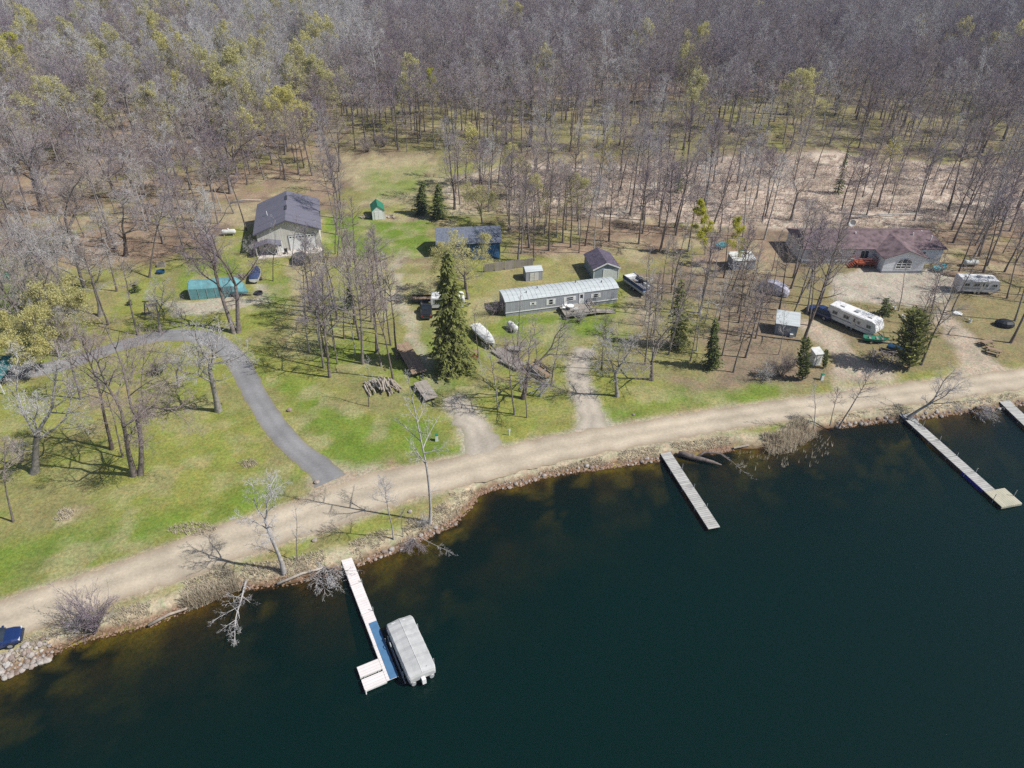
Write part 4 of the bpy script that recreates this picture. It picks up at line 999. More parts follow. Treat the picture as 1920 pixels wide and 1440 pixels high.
for k in range(5):
    x0 = L2 * k / 5; tilt = (.35, .1, -.05, .2, .4)[k]
    m = MB(); m.slab((x0 + .05, -.4 * tilt, 1.75), (x0 + L2 / 5 - .05, -.4 * tilt, 1.75), (x0 + L2 / 5 - .05, .4 * tilt - .06, 0), (x0 + .05, .4 * tilt - .06, 0), .05)
    m.build('fence_panel', M['wood'], fe)
for k in range(6): MB().box(L2 * k / 5 - .06, L2 * k / 5 + .06, .2, .32, 0, 1.6).build('fence_post', M['brush'], fe)
# --- green roofed garden shed
o, a, L = place((699, 413), (722, 411))
gs = thing('garden_shed', 'small white garden shed with green roof on the back lawn', 'shed', o, a)
w, r_ = gable(gs, L, 4.0, 1.95, 3.0, 'y', M['shedwall'], M['greenroof'], .12)
MB().box(-.02, -.002, .02, 3.98, .05, 1.93).build('side_cladding', M['greenroof'], gs)
for x0 in (L * .2, L * .51): MB().box(x0, x0 + L * .29, -.05, .01, .05, 1.85).build('door', M['white'], gs)
pile_pieces('log', 'cut log stacked beside the green roofed shed', 'log', 'logs by the green roofed shed', G(684, 408), 14, 1.1, .5, .5, (.8, 1.5), (.1, .16), 3)
pile_pieces('log', 'cut log heaped right of the green roofed shed', 'log', 'logs right of the green roofed shed', G(733, 407), 14, 1.0, .5, .5, (.8, 1.5), (.1, .16), 4)

# --- mobile home with deck
o, a, L = place((948, 594), (1157, 567))
mh = thing('mobile_home', 'long grey mobile home with pale curved roof and white shutters', 'mobile home', o, a); W = 4.2
MB().box(0, L, 0, W, .62, 2.75).build('wall', M['mhwall'], mh)
MB().box(.06, L - .06, .06, W - .06, 0, .62).build('skirting', M['skirt'], mh)
m = MB(); m.box(-.02, L + .02, -.035, -.002, .62, .76); m.box(-.03, L + .03, -.05, -.002, 2.66, 2.76); m.box(L + .002, L + .03, 0, W, .62, .76); m.build('white_band', M['white'], mh)
rings = []
for x in np.linspace(-.12, L + .12, 22): rings.append([(x, W * f - .1 + .2 * f, 2.77 + .42 * (1 - (2 * f - 1) ** 2)) for f in np.linspace(0, 1, 9)] + [(x, W + .1, 2.762), (x, -.1, 2.762)])
MB().loft(rings).build('roof', M['mhroof'], mh)
m = MB()
for f in np.linspace(.04, .96, 24): m.tube([(L * f, W * q - .1 + .2 * q, 2.785 + .42 * (1 - (2 * q - 1) ** 2)) for q in np.linspace(0.02, .98, 7)], .025, 4)
m.build('roof_seams', M['mhroof'], mh)
for f, y_ in ((.2, .35), (.31, .6), (.66, .7), (.88, .45)): MB().tube([(L * f, W * y_, 2.9), (L * f, W * y_, 3.55)], .07, 7).build('vent_pipe', M['darkmetal'], mh)
window(mh, L * .225, L * .25, 1.55, 2.1, 0, 0, .28); window(mh, L * .375, L * .415, 1.2, 2.25, 0, 0, .35, rows=1); window(mh, L * .53, L * .595, 1.45, 2.25, 0, 0, .38, rows=1); window(mh, L * .775, L * .82, 1.45, 2.25, 0, 0, .38, rows=1)
door(mh, L * .645, L * .69, .75, 2.6)
dk = thing('timber_deck', 'grey timber deck with ramp and railings in front of the mobile home', 'deck', o, a)
MB().box(L * .47, L * .74, -3.6, -.06, .60, .70).build('platform', M['wood'], dk)
m = MB()
for x in (L * .48, L * .6, L * .73):
    for y_ in (-3.5, -1.8): m.box(x - .06, x + .06, y_ - .06, y_ + .06, 0, .6)
m.build('support_posts', M['brush'], dk)
m = MB(); x1 = L * .735
for y_ in (-3.5, -2.3, -1.2, -.2): m.box(x1 - .05, x1 + .05, y_ - .05, y_ + .05, .7, 1.65)
m.bar((x1, -3.55, 1.62), (x1, -.1, 1.62), .1); m.bar((x1, -3.55, 1.2), (x1, -.1, 1.2), .08); m.build('railing', M['brush'], dk)
m = MB()
for x in np.linspace(L * .475, L * .735, 6)[:-1]: m.box(x - .05, x + .05, -3.58, -3.48, .7, 1.6)
m.bar((L * .47, -3.53, 1.62), (L * .735, -3.53, 1.62), .1); m.bar((L * .47, -3.53, 1.15), (L * .735, -3.53, 1.15), .08); m.build('railing', M['wood'], dk)
MB().slab((L * .745, -3.5, .68), (L * .745 + 3.4, -3.5, .06), (L * .745 + 3.4, -2.2, .06), (L * .745, -2.2, .68), .07).build('ramp', M['wood'], dk)
m = MB(); m.bar((L * .745, -3.52, 1.6), (L * .745 + 3.3, -3.52, .95), .09); m.bar((L * .745 + 3.3, -3.52, 0), (L * .745 + 3.3, -3.52, .98), .09); m.bar((L * .745 + 1.6, -3.52, .35), (L * .745 + 1.6, -3.52, 1.28), .09); m.build('ramp_handrail', M['woody'], dk)
dm = Matrix.Translation(o) @ Matrix.Rotation(a, 4, 'Z')
pt_ = thing('patio_table', 'round white patio table on the mobile home deck', 'table', dm @ Vector((L * .545, -1.5, .70)), a)
MB().loft([[(.6 * math.cos(k * PI / 8), .6 * math.sin(k * PI / 8), z_) for k in range(16)] for z_ in (.68, .73)]).build('tabletop', M['white'], pt_)
for k in range(4): MB().bar((.35 * math.cos(k * PI / 2), .35 * math.sin(k * PI / 2), 0), (.28 * math.cos(k * PI / 2), .28 * math.sin(k * PI / 2), .68), .06).build('leg', M['white'], pt_)
for k, (x, y_, r_) in enumerate(((.49, -1.3, 1.2), (.575, -2.35, 3.2), (.52, -.65, 0))):
    c = thing('plastic_chair', ('white plastic chair left of the round deck table', 'white plastic chair in front of the round deck table', 'white plastic chair between the deck table and the wall')[k], 'chair', dm @ Vector((L * x, y_, .70)), a + r_, 'white chairs on the deck')
    MB().box(-.25, .25, -.25, .25, .4, .45).build('seat', M['white'], c); MB().box(-.25, .25, .2, .26, .45, .9).build('backrest', M['white'], c)
    for sx in (-.22, .22):
        for sy in (-.22, .22): MB().box(sx - .03, sx + .03, sy - .03, sy + .03, 0, .4).build('leg', M['white'], c)
# --- sheds behind the mobile home
o, a, L = place((986, 528), (1017, 525))
s_ = thing('metal_shed', 'small pale grey metal shed on the grass behind the mobile home', 'shed', o, a)
gable(s_, L, 2.4, 1.75, 2.2, 'x', M['mhwall'], M['mhroof'], .08)
for x0 in (L * .24, L * .51): MB().box(x0, x0 + L * .25, -.04, .01, .05, 1.6).build('door', M['offwhite'], s_)
o, a, L = place((1112, 527), (1159, 523))
g_ = thing('garage', 'blue grey garage with dark purplish roof behind the mobile home', 'garage', o, a)
gable(g_, L, 6.2, 2.3, 3.35, 'y', M['bluegrey'], M['purpleroof'], .22, trim=M['white'])
od = MB().box(L * .40, L * .90, -.05, .02, .02, 2.0).build('overhead_door', M['shedwall'], g_)
m = MB(); m.box(L * .37, L * .40, -.06, .01, 0, 2.08); m.box(L * .90, L * .93, -.06, .01, 0, 2.08); m.box(L * .37, L * .93, -.06, .01, 2.002, 2.12); m.box(-.01, .12, -.03, .01, 0, 2.3); m.box(L - .12, L + .01, -.03, .01, 0, 2.3); m.build('white_trim', M['white'], g_)
# --- pontoon boat parked on the grass
o = G(1196, 543)
pb = thing('pontoon_boat', 'pontoon boat with white seats parked right of the mobile home', 'boat', (*o, 0), R(-63)); L = 6.4; W = 2.3
for s in (-1, 1): MB().tube([(-L / 2, s * .8, .75), (L * .38, s * .8, .75), (L * .46, s * .8, .8), (L * .52, s * .8, .95)], [.3, .3, .22, .04], 10).build('pontoon', M['metal'], pb)
MB().box(-L / 2, L * .46, -W / 2, W / 2, 1.05, 1.14).build('deck', M['skirt'], pb)
m = MB(); m.box(-L / 2, L * .44, -W / 2, -W / 2 + .06, 1.14, 1.75); m.box(-L / 2, L * .44, W / 2 - .06, W / 2, 1.14, 1.75); m.box(L * .44 - .06, L * .44, -W / 2 + .06, W / 2 - .06, 1.14, 1.75); m.box(-L / 2, -L / 2 + .06, -W / 2 + .06, W / 2 - .06, 1.14, 1.6); m.build('fence_panels', M['navy'], pb)
m = MB(); m.bar((-L / 2, -W / 2 + .03, 1.78), (L * .44, -W / 2 + .03, 1.78), .07); m.bar((-L / 2, W / 2 - .03, 1.78), (L * .44, W / 2 - .03, 1.78), .07); m.bar((L * .44 - .03, -W / 2, 1.78), (L * .44 - .03, W / 2, 1.78), .07); m.build('rail', M['metal'], pb)
MB().box(-L / 2 + .15, -L / 2 + 1.2, -W / 2 + .15, W / 2 - .15, 1.14, 1.7).build('stern_cover', M['white'], pb)
for s in (-1, 1): MB().box(L * .1, L * .36, s * .8 - .28, s * .8 + .28, 1.14, 1.55).build('bench', M['offwhite' if s > 0 else 'purpleroof'], pb)
MB().box(-.5, .1, .3, .95, 1.14, 2.0).build('console', M['darkmetal'], pb)
MB().box(-1.6, -.2, -.6, .2, 1.142, 1.16).build('carpet', M['plank'], pb)
for x in (-.9, 0): wheel(pb, x, .95, .3, .3, .2); wheel(pb, x, -.95, .3, .3, .2)
m = MB(); m.bar((-L * .4, 0, .4), (L * .62, 0, .4), .12); m.bar((-1, -.8, .42), (-1, .8, .42), .1); m.bar((1, -.7, .42), (1, .7, .42), .1); m.build('trailer_frame', M['darkmetal'], pb)
# --- things stored on the lot by the spruce
boat('covered_boat', 'boat wrapped in pale pinkish plastic beside the big spruce', (*G(908, 638), 0), R(-62), 6.8, 2.0, 'offwhite', 'white', cover='offwhite', z=.5)
bx = thing('rusty_box', 'small rusty brown metal box on the grass right of the spruce', 'box', (*G(890, 670), 0), .1)
m = MB(); m.box(-.6, .6, -.45, .45, 0, .9); m.build('box_body', M['reddeck'], bx); MB().slab((-.65, -.5, .95), (.65, -.5, .95), (.65, .5, .98), (-.65, .5, .98), .05).build('lid', M['plank'], bx)
for k, (p, rz_, zz, lb) in enumerate((((946, 668), -50, .35, 'grey dock section lying on the grass behind the other stored sections'), ((962, 684), -42, .5, 'grey dock section piled askew in the middle of the stored sections'), ((966, 659), -8, .7, 'short pale dock section resting across the stored dock sections'))):
    q = thing('dock_section', lb, 'dock section', (*G(*p), zz), R(rz_), 'dock sections stored on the lot'); LL = (4.2, 3.6, 2.2)[k]; WW = (1.8, 2.0, 1.1)[k]
    MB().box(-LL / 2, LL / 2, -WW / 2, WW / 2, -.06, 0).build('deck_boards', M['wood'], q)
    m = MB(); m.box(-LL / 2, LL / 2, -WW / 2 - .04, -WW / 2 - .002, -.2, -.01); m.box(-LL / 2, LL / 2, WW / 2 + .002, WW / 2 + .04, -.2, -.01)
    for x in (-LL / 2 + .1, LL / 2 - .1):
        for y_ in (-WW / 2, WW / 2): m.tube([(x, y_ * 1.04, -zz), (x, y_ * 1.04, .35)], .03, 5)
    m.build('frame', M['metal'], q)
q = thing('empty_boat_hoist', 'empty galvanised boat lift frame standing on the grass near the road', 'boat lift', (*G(1003, 728), 0), R(-28)); 
for sx in (-1.6, 1.6):
    for sy in (-1.5, 1.5): MB().tube([(sx, sy, 0), (sx, sy, 2.4)], .06, 6).build('upright', M['metal'], q)
for zz in (.25, 1.2): 
    m = MB()
    for s in (-1, 1): m.bar((-1.6, s * 1.5, zz), (1.6, s * 1.5, zz), .1); m.bar((s * 1.6, -1.5, zz + .1), (s * 1.6, 1.5, zz + .1), .1)
    m.build('crossbars', M['metal'], q)
m = MB(); m.bar((-1.6, -1.5, .3), (1.6, -1.5, 2.3), .07); m.bar((-1.6, 1.5, 2.3), (1.6, 1.5, .3), .07); m.bar((1.6, -1.5, 2.35), (1.6, 1.5, .4), .07); m.bar((-1.6, -1.5, 2.35), (-1.6, 1.5, .4), .07); m.build('braces', M['metal'], q)
m = MB(); m.tube([(.6 * math.cos(k * PI / 8) + 1.75, -1.5, 2.0 + .6 * math.sin(k * PI / 8)) for k in range(17)], .035, 5, cap=False); m.bar((1.75, -1.5, 1.4), (1.75, -1.5, 2.6), .05); m.bar((1.15, -1.5, 2), (2.35, -1.5, 2), .05); m.build('winch_wheel', M['metal'], q)
q = thing('hay_wagon', 'old wooden wagon with open slatted sides beside the lift frame', 'wagon', (*G(1012, 700), 0), R(-52)); 
MB().box(-2.1, 2.1, -.75, .75, .62, .70).build('bed', M['plank'], q)
m = MB()
for s in (-1, 1):
    for zz in (.85, 1.1): m.box(-2.1, 2.1, s * .75 - .03, s * .75 + .03, zz, zz + .14)
    for x in (-2, -.7, .7, 2): m.box(x - .05, x + .05, s * .72 - .04, s * .72 + .04, .7, 1.3)
for x in (-.7, .7): m.box(x - .06, x + .06, -.7, .7, .705, .95)
m.build('slatted_sides', M['woody'], q)
for x in (-1.3, 1.3):
    for y_ in (-.7, .7): wheel(q, x, y_, .34, .34, .2, 'metal')
o = G(745, 652)
A, B = G(742, 646, .75), G(779, 707, .75)
flatbed('long flatbed trailer with brown plank deck beside the grassy track', (A[0] - .2, A[1], 0), math.atan2(B[1] - A[1], B[0] - A[0]), 8.8, 2.2, 'plank')
A, B = G(775, 718, .7), G(796, 748, .7)
flatbed('short flatbed trailer with weathered grey deck nearer the road', (A[0], A[1], 0), math.atan2(B[1] - A[1], B[0] - A[0]), 4.6, 1.9, 'woody', .7)
m = MB(); m.box(0, 1.3, 0, .9, .705, .95)
pile_pieces('log', 'bleached log in the loose heap by the leaning trunk', 'log', 'bleached logs heaped on the lawn', G(716, 728), 46, 2.4, 1.7, 1.3, (1.3, 2.6), (.10, .17), 9, along=R(-62))
car('pickup_truck', 'black pickup truck with covered bed left of the big spruce', 'pickup', (*G(800, 588), 0), R(95), 'carblack', 'pickup')
tt = thing('utility_trailer', 'dark open utility trailer parked behind the black pickup', 'trailer', (*G(791, 566), 0), R(2))
MB().box(-1.6, 1.6, -.8, .8, .5, .58).build('bed', M['plank'], tt); m = MB(); m.box(-1.6, 1.6, -.85, -.8, .5, .95); m.box(-1.6, 1.6, .8, .85, .5, .95); m.box(-1.65, -1.6, -.8, .8, .5, .95); m.build('side_panels', M['darkmetal'], tt)
for y_ in (-.95, .95): wheel(tt, 0, y_, .32, .32, .2)
camper('camper_trailer', 'cream camper trailer half hidden behind the big spruce', (*G(809, 583), 0), R(4), 5.6, 2.3, 2.3, 'offwhite', None, .3)
for k in range(2): pass
# --- utility pole, pedestals, markers
for p, lb in (((819, 826), 'pale green utility pedestal on the verge right of the asphalt drive'), ((1540, 712), 'pale green utility pedestal on the verge near the columnar cedar')):
    q = thing('utility_pedestal', lb, 'utility box', (*G(*p), 0), .2); MB().hexa([(-.2, -.2, 0), (.2, -.2, 0), (.2, .2, 0), (-.2, .2, 0)], [(-.17, -.17, .9), (.17, -.17, .9), (.17, .17, .9), (-.17, .17, .9)]).build('cabinet', M['shedwall'], q)
    MB().box(-.2, .2, -.2, .2, .9, 1.02).build('cap', M['greenroof'], q)
q = thing('marker_post', 'short white marker post on the grass near the gravel drive mouth', 'post', (*G(955, 816), 0)); MB().tube([(0, 0, -.1), (0, 0, 1.0)], .07, 6).build('post', M['white'], q); MB().box(-.16, .16, -.03, .03, .6, 1.0).build('plate', M['white'], q)
# --- red roofed house
hs = thing('house', 'pale house with faded red roof, arched window and red stairs', 'house', (54.3, 122.4, 0)); L = 26.0; W = 9.0
m = MB(); m.box(0, L, 0, W, .0, 3.0); m.build('wall', M['housewall'], hs)
m = MB(); e = .14; oh = .45; er = 4.75
m.slab((-oh, -oh, 2.92 + e), (L + oh, -oh, 2.92 + e), (L - 1.2, W / 2, er), (1.2, W / 2, er), .14); m.slab((1.2, W / 2, er), (L - 1.2, W / 2, er), (L + oh, W + oh, 2.92 + e), (-oh, W + oh, 2.92 + e), .14)
m.face([(L + oh, -oh, 2.92 + e), (L + oh, W + oh, 2.92 + e), (L - 1.2, W / 2, er)]); m.face([(-oh, W + oh, 2.92 + e), (-oh, -oh, 2.92 + e), (1.2, W / 2, er)])
rf = m.build('roof', M['redroof'], hs)
for x, y_ in ((10.5, 3.6), (21.2, 3.2), (23.2, 4.2), (24, 1.8)): MB().tube([(x, y_, 3.3), (x, y_, 4.75)], .12, 8).build('roof_vent', M['white'], rf)
bx0, bx1, by = 13.4, 20.8, -4.0
m = MB(); m.prism([(bx0, 0), (bx1, 0), (bx1, 3.0), ((bx0 + bx1) / 2, 4.35), (bx0, 3.0)], 'y', by, -.003); m.build('front_wing', M['housewall'], hs)
m = MB(); xm = (bx0 + bx1) / 2; sl = 1.35 / ((bx1 - bx0) / 2)
m.slab((bx0 - oh, by - oh, 3.0 - sl * oh + e), (xm, by - oh, 4.35 + e), (xm, 3.6, 4.35 + e), (bx0 - oh, 3.6, 3.0 - sl * oh + e), .12); m.slab((xm, by - oh, 4.35 + e), (bx1 + oh, by - oh, 3.0 - sl * oh + e), (bx1 + oh, 3.6, 3.0 - sl * oh + e), (xm, 3.6, 4.35 + e), .12)
m.build('front_roof', M['redroof'], hs)
# arched window of the wing
aw = MB(); pts = [(xm - 1.35, .95)] + [(xm + 1.35, .95), (xm + 1.35, 1.9)] + [(xm + 1.35 * math.cos(k * PI / 10), 1.9 + .85 * math.sin(k * PI / 10)) for k in range(1, 10)] + [(xm - 1.35, 1.9)]
aw.prism(pts, 'y', by - .03, by + .02); pane = aw.build('pane', M['glass'], None)
f = MB()
for x in (-.45, .45): f.box(xm + x - .05, xm + x + .05, by - .08, by + .01, .95, 2.65)
for z_ in (.9, 1.4, 1.9): f.box(xm - 1.4, xm + 1.4, by - .075, by + .01, z_ - .05, z_ + .05)
q = [(xm + 1.4 * math.cos(k * PI / 12), by - .04, 1.9 + .9 * math.sin(k * PI / 12)) for k in range(13)]
f.tube(q, .07, 5); f.box(xm - 1.46, xm - 1.34, by - .07, by + .01, .9, 1.9); f.box(xm + 1.34, xm + 1.46, by - .07, by + .01, .9, 1.9)
fo = f.build('arched_window', M['white'], hs); pane.parent = fo
window(hs, 10.7, 12.3, 1.0, 2.6, 0, 1); window(hs, 6.0, 7.2, 1.2, 2.3, 0, 1); window(hs, 2.5, 3.7, 1.2, 2.3, 0, 1); window(hs, 22.0, 22.9, 1.3, 2.4, 0, 0); door(hs, 8.9, 9.8, .9, 2.75)
MB().box(-.04, bx0, -.05, -.003, 0, .5).build('foundation_skirt', M['skirt'], hs); MB().box(bx0, bx1, by - .05, by - .003, 0, .4).build('foundation_skirt', M['skirt'], hs)
sd_ = thing('red_stairs', 'red stained wooden landing and stairs at the house front', 'stairs', (54.3, 122.4, 0))
MB().box(9.6, 13.2, -2.2, -.06, .82, .92).build('landing', M['reddeck'], sd_)
for k in range(4): MB().box(8.3 + .32 * k, 8.62 + .32 * k, -2.1, -.6, .16 + .17 * k, .22 + .17 * k).build('step', M['reddeck'], sd_)
m = MB()
for x in (9.65, 10.8, 12.0, 13.1): m.box(x - .05, x + .05, -2.2, -2.1, 0, 1.85)
m.bar((9.6, -2.15, 1.85), (13.2, -2.15, 1.85), .1); m.bar((9.6, -2.15, 1.4), (13.2, -2.15, 1.4), .08); m.bar((8.3, -2.15, 1.0), (9.6, -2.15, 1.85), .1); m.bar((8.3, -2.15, 0), (8.3, -2.15, 1.0), .1); m.bar((13.15, -2.15, 1.85), (13.15, -.1, 1.85), .1)
m.bar((8.3, -.55, 1.0), (9.6, -.55, 1.85), .1); m.bar((8.3, -.55, 0), (8.3, -.55, 1.0), .1)
for x in np.linspace(9.8, 13, 14): m.box(x - .02, x + .02, -2.17, -2.13, .92, 1.82)
m.build('railing', M['reddeck'], sd_)
ds = thing('satellite_dish', 'round white satellite dish on a post behind the red roof', 'satellite dish', (*G(1593, 431), 0), 0)
MB().tube([(0, 0, 0), (0, 0, 1.5)], .05, 6).build('mast', M['metal'], ds)
m = MB(); m.loft([[(q * math.cos(k * PI / 8), -.1 - d_, 1.6 + q * math.sin(k * PI / 8)) for k in range(16)] for q, d_ in ((.05, 0), (.4, .06), (.72, .2), (.74, .23), (.4, .1), (.05, .05))], 0, True).build('dish', M['white'], ds)
# --- trailers and covered things right
A = G(1543, 600); B = G(1614, 631)
camper('travel_trailer', 'long white travel trailer parked beside the right hand dirt drive', (A[0] + .4, A[1] + .2, 0), math.atan2(B[1] - A[1], B[0] - A[0]), 8.3, 2.5, 2.8, 'rvwhite', 'travel trailers', .7)
camper('travel_trailer', 'greyish travel trailer parked right of the gravel yard among trunks', (77.4, 110.2, 0), R(-6), 6.6, 2.5, 2.7, 'rvside', 'travel trailers', .5)
car('parked_car', 'dark blue car half hidden behind the long white travel trailer', 'car', (*G(1536, 591), 0), R(125), 'carblue')
q = thing('tarped_vehicle', 'vehicle shape under a crumpled silver tarp among the trees', 'covered vehicle', (*G(1448, 548), 0), R(-33)); rings = []
for f, w_, h_ in ((-2.6, .7, .7), (-2.3, 1.0, 1.25), (-1.2, 1.12, 1.95), (0, 1.15, 2.05), (1.2, 1.1, 1.75), (2.2, 1.0, 1.3), (2.7, .7, .75)):
    rings.append([(f + .1 * rnd.random(), w_ * c_ * (1 + .08 * (rnd.random() - .5)), h_ * s2 * (1 + .08 * (rnd.random() - .5)) + .15) for c_, s2 in ((-1.05, 0), (-1.0, .55), (-.72, .93), (0, 1.02), (.72, .93), (1.0, .55), (1.05, 0))])
MB().loft(rings, 0, True, False).build('silver_tarp', M['silvertarp'], q)
MB().box(-2.3, -2.0, -.8, .8, .02, .9).build('dark_end', M['blacktarp'], q)
for x in (-1.5, 1.5):
    for y_ in (-.98, .98): wheel(q, x, y_, .3, .3, .2)
o, a, L = place((1373, 507), (1414, 505))
q = thing('small_shed', 'small pale shed with flat white roof between trees near the lime tree', 'shed', o, a)
MB().box(0, L, 0, 3.0, 0, 1.85).build('wall', M['mhwall'], q); MB().slab((-.15, -.15, 1.95), (L + .15, -.15, 1.95), (L + .15, 3.15, 2.3), (-.15, 3.15, 2.3), .1).build('roof', M['offwhite'], q)
door(q, L * .4, L * .62, .03, 1.75, 0, 'offwhite', False); window(q, L * .1, L * .3, .9, 1.5, 0, 0)
for p, lb in (((1391, 484), 'turquoise plastic kiddie pool leaning behind the small pale shed'), ((1353, 465), 'turquoise plastic boat shape in the undergrowth under the lime tree')):
    boat('plastic_rowboat', lb, (*G(*p), 0), R(20), 2.6, 1.4, 'turq', 'turq', z=.3) if 'boat' in lb else None
    if 'pool' in lb:
        q = thing('kiddie_pool', lb, 'paddling pool', (*G(*p), 0)); m = MB(); m.loft([[(qq * math.cos(k * PI / 8), -.15 - d_ + .3 * (qq * math.sin(k * PI / 8)), .95 + .9 * qq * math.sin(k * PI / 8)) for k in range(16)] for qq, d_ in ((.1, 0), (.9, 0), (1.0, .3), (.95, .3), (.85, .05), (.1, .05))]).build('pool_shell', M['turq'], q)
        MB().tube([(0, .35, 0), (0, .2, 1.2)], .05, 5).build('prop_post', M['log'], q)
o, a, L = place((1452, 626), (1492, 632))
q = thing('tool_shed', 'blue grey tool shed with pale lean-to roof in the wood lot', 'shed', o, a)
MB().prism([(0, 0), (3.0, 0), (3.0, 2.6), (0, 2.0)], 'x', 0, L).build('wall', M['bluegrey'], q)
MB().slab((-.2, -.25, 2.02), (L + .2, -.25, 2.02), (L + .2, 3.2, 2.71), (-.2, 3.2, 2.71), .1).build('roof', M['mhroof'], q)
MB().box(.25, L * .62, -.05, .01, .05, 1.7).build('door', M['skirt'], q); MB().box(L * .7, L * .85, -.45, -.05, 0, .55).build('crate', M['offwhite'], q)
o, a, L = place((1524, 686), (1537, 684))
q = thing('privy', 'tiny white shed with sloping roof right of the columnar cedar', 'shed', o, R(12)); L = 1.25
MB().prism([(0, 0), (1.3, 0), (1.3, 2.2), (0, 1.95)], 'x', 0, L).build('wall', M['white'], q); MB().slab((-.1, -.15, 2.0), (L + .1, -.15, 2.0), (L + .1, 1.45, 2.32), (-.1, 1.45, 2.32), .07).build('roof', M['offwhite'], q); door(q, .3, .95, .05, 1.8, 0, 'offwhite', False)
boat('rowboat', 'green rowboat on the ground in front of the long travel trailer', (*G(1640, 642), 0), R(-12), 3.6, 1.3, 'greenroof', 'wood', z=.25)
boat('covered_boat', 'small bright blue covered boat beside the brush pile', (*G(1686, 664), 0), R(-40), 3.8, 1.5, 'bluetarp', 'navy', cover='bluetarp', z=.35)
boat('rowboat', 'small teal rowboat beside the right end of the house', (*G(1762, 507), 0), R(30), 3.2, 1.4, 'turq', 'wood', z=.25)
bt = thing('tarped_pile', 'low brown tarped heap between the house and the grey travel trailer', 'tarped heap', (*G(1788, 517), 0), R(-15)); MB().ball((0, 0, .25), 1.0, 10, 5, 0, (1.9, .8, .6)).build('brown_tarp', M['plank'], bt)
bt = thing('tarped_pile', 'dark round tarped heap in the sunny grass under the right trees', 'tarped heap', (*G(1882, 611), 0), R(-15)); MB().ball((0, 0, .4), 1.0, 12, 6, 0, (1.5, 1.1, .75)).build('dark_tarp', M['blacktarp'], bt)
for k, (p, r_) in enumerate((((1848, 648), 20), ((1862, 663), -35))):
    q = thing('picnic_table', ('brown picnic table farther from the road near the right edge', 'brown picnic table nearer the road near the right edge')[k], 'picnic table', (*G(*p), 0), R(r_))
    MB().box(-.95, .95, -.4, .4, .70, .76).build('tabletop', M['plank'], q)
    for s in (-1, 1):
        MB().box(-.95, .95, s * .75 - .13, s * .75 + .13, .42, .47).build('bench', M['plank'], q)
    for x in (-.7, .7):
        m = MB(); m.bar((x, -.85, 0), (x, -.2, .7), .09); m.bar((x, .85, 0), (x, .2, .7), .09); m.bar((x, -.85, .38), (x, .85, .38), .09); m.build('trestle', M['plank'], q)
for p, lb in (((1795, 588), 'white round lid lying on the grass under the right trees'), ((1818, 604), 'small white pail on the grass under the right trees'), ((1693, 596), 'white bucket beside the dark green pine'), ((1676, 580), 'small white bucket below the little pine')):
    q = thing('bucket', lb, 'bucket', (*G(*p), 0)); big = 'lid' in lb
    MB().loft([[((.75 if big else .28) * qq * math.cos(k * PI / 6), (.75 if big else .28) * qq * math.sin(k * PI / 6), z_) for k in range(12)] for qq, z_ in ((.8, 0), (1, .12 if big else .5), (.9, .16 if big else .5), (.7, .1))]).build('shell', M['white'], q)
pile_pieces('fallen_branch', 'bare dead branch in the tangled brush pile beside the blue boat', 'branch', 'branches of the brush pile', G(1660, 672), 40, 2.6, 1.7, 1.6, (2.0, 4.0), (.03, .06), 12, 'brush')
pile_pieces('fallen_branch', 'dead branch in the brush heap between teal shelter and covered boat', 'branch', 'branches of the heap behind the teal shelter', G(452, 520), 24, 1.8, 1.2, .8, (1.0, 2.2), (.04, .09), 13, 'brush')
# left edge
q = thing('white_tank', 'white tank with green end at the left edge of the lawn', 'tank', (*G(2, 528), 0), .1); MB().loft([[(1.6 * f, .75 * qq * math.cos(k * PI / 7), .9 + .75 * qq * math.sin(k * PI / 7)) for k in range(14)] for f, qq in ((-1, .2), (-.95, .8), (-.8, 1), (.4, 1))]).build('tank', M['white'], q, smooth=True); MB().loft([[(1.6 * f, .75 * qq * math.cos(k * PI / 7), .9 + .75 * qq * math.sin(k * PI / 7)) for k in range(14)] for f, qq in ((.402, 1), (.8, 1), (.95, .8), (1, .2))]).build('green_end', M['greenroof'], q)
for s in (-1, 1): MB().box(s * .8 - .1, s * .8 + .1, -.5, .5, 0, .4).build('foot', M['concrete'], q)
q = thing('carport', 'dark teal roofed carport at the left edge of the asphalt', 'carport', (-75.6, 79.5, 0), R(8)); 
for x in (.2, 4.8):
    for y_ in (.2, 5.6): MB().box(x - .08, x + .08, y_ - .08, y_ + .08, 0, 2.4).build('post', M['offwhite'], q)
m = MB(); m.slab((-.2, -.2, 2.4), (2.5, -.2, 3.1), (2.5, 6, 3.1), (-.2, 6, 2.4), .1); m.slab((2.5, -.2, 3.1), (5.2, -.2, 2.4), (5.2, 6, 2.4), (2.5, 6, 3.1), .1); m.build('roof', mat('dark_teal_roof', (.02, .12, .13), .5, .1), q)
A = G(12, 1208); car('parked_suv', 'dark blue car parked on the lakeside verge at the left edge', 'car', (A[0] - .9, A[1] - .15, 0), R(22), 'carblue')

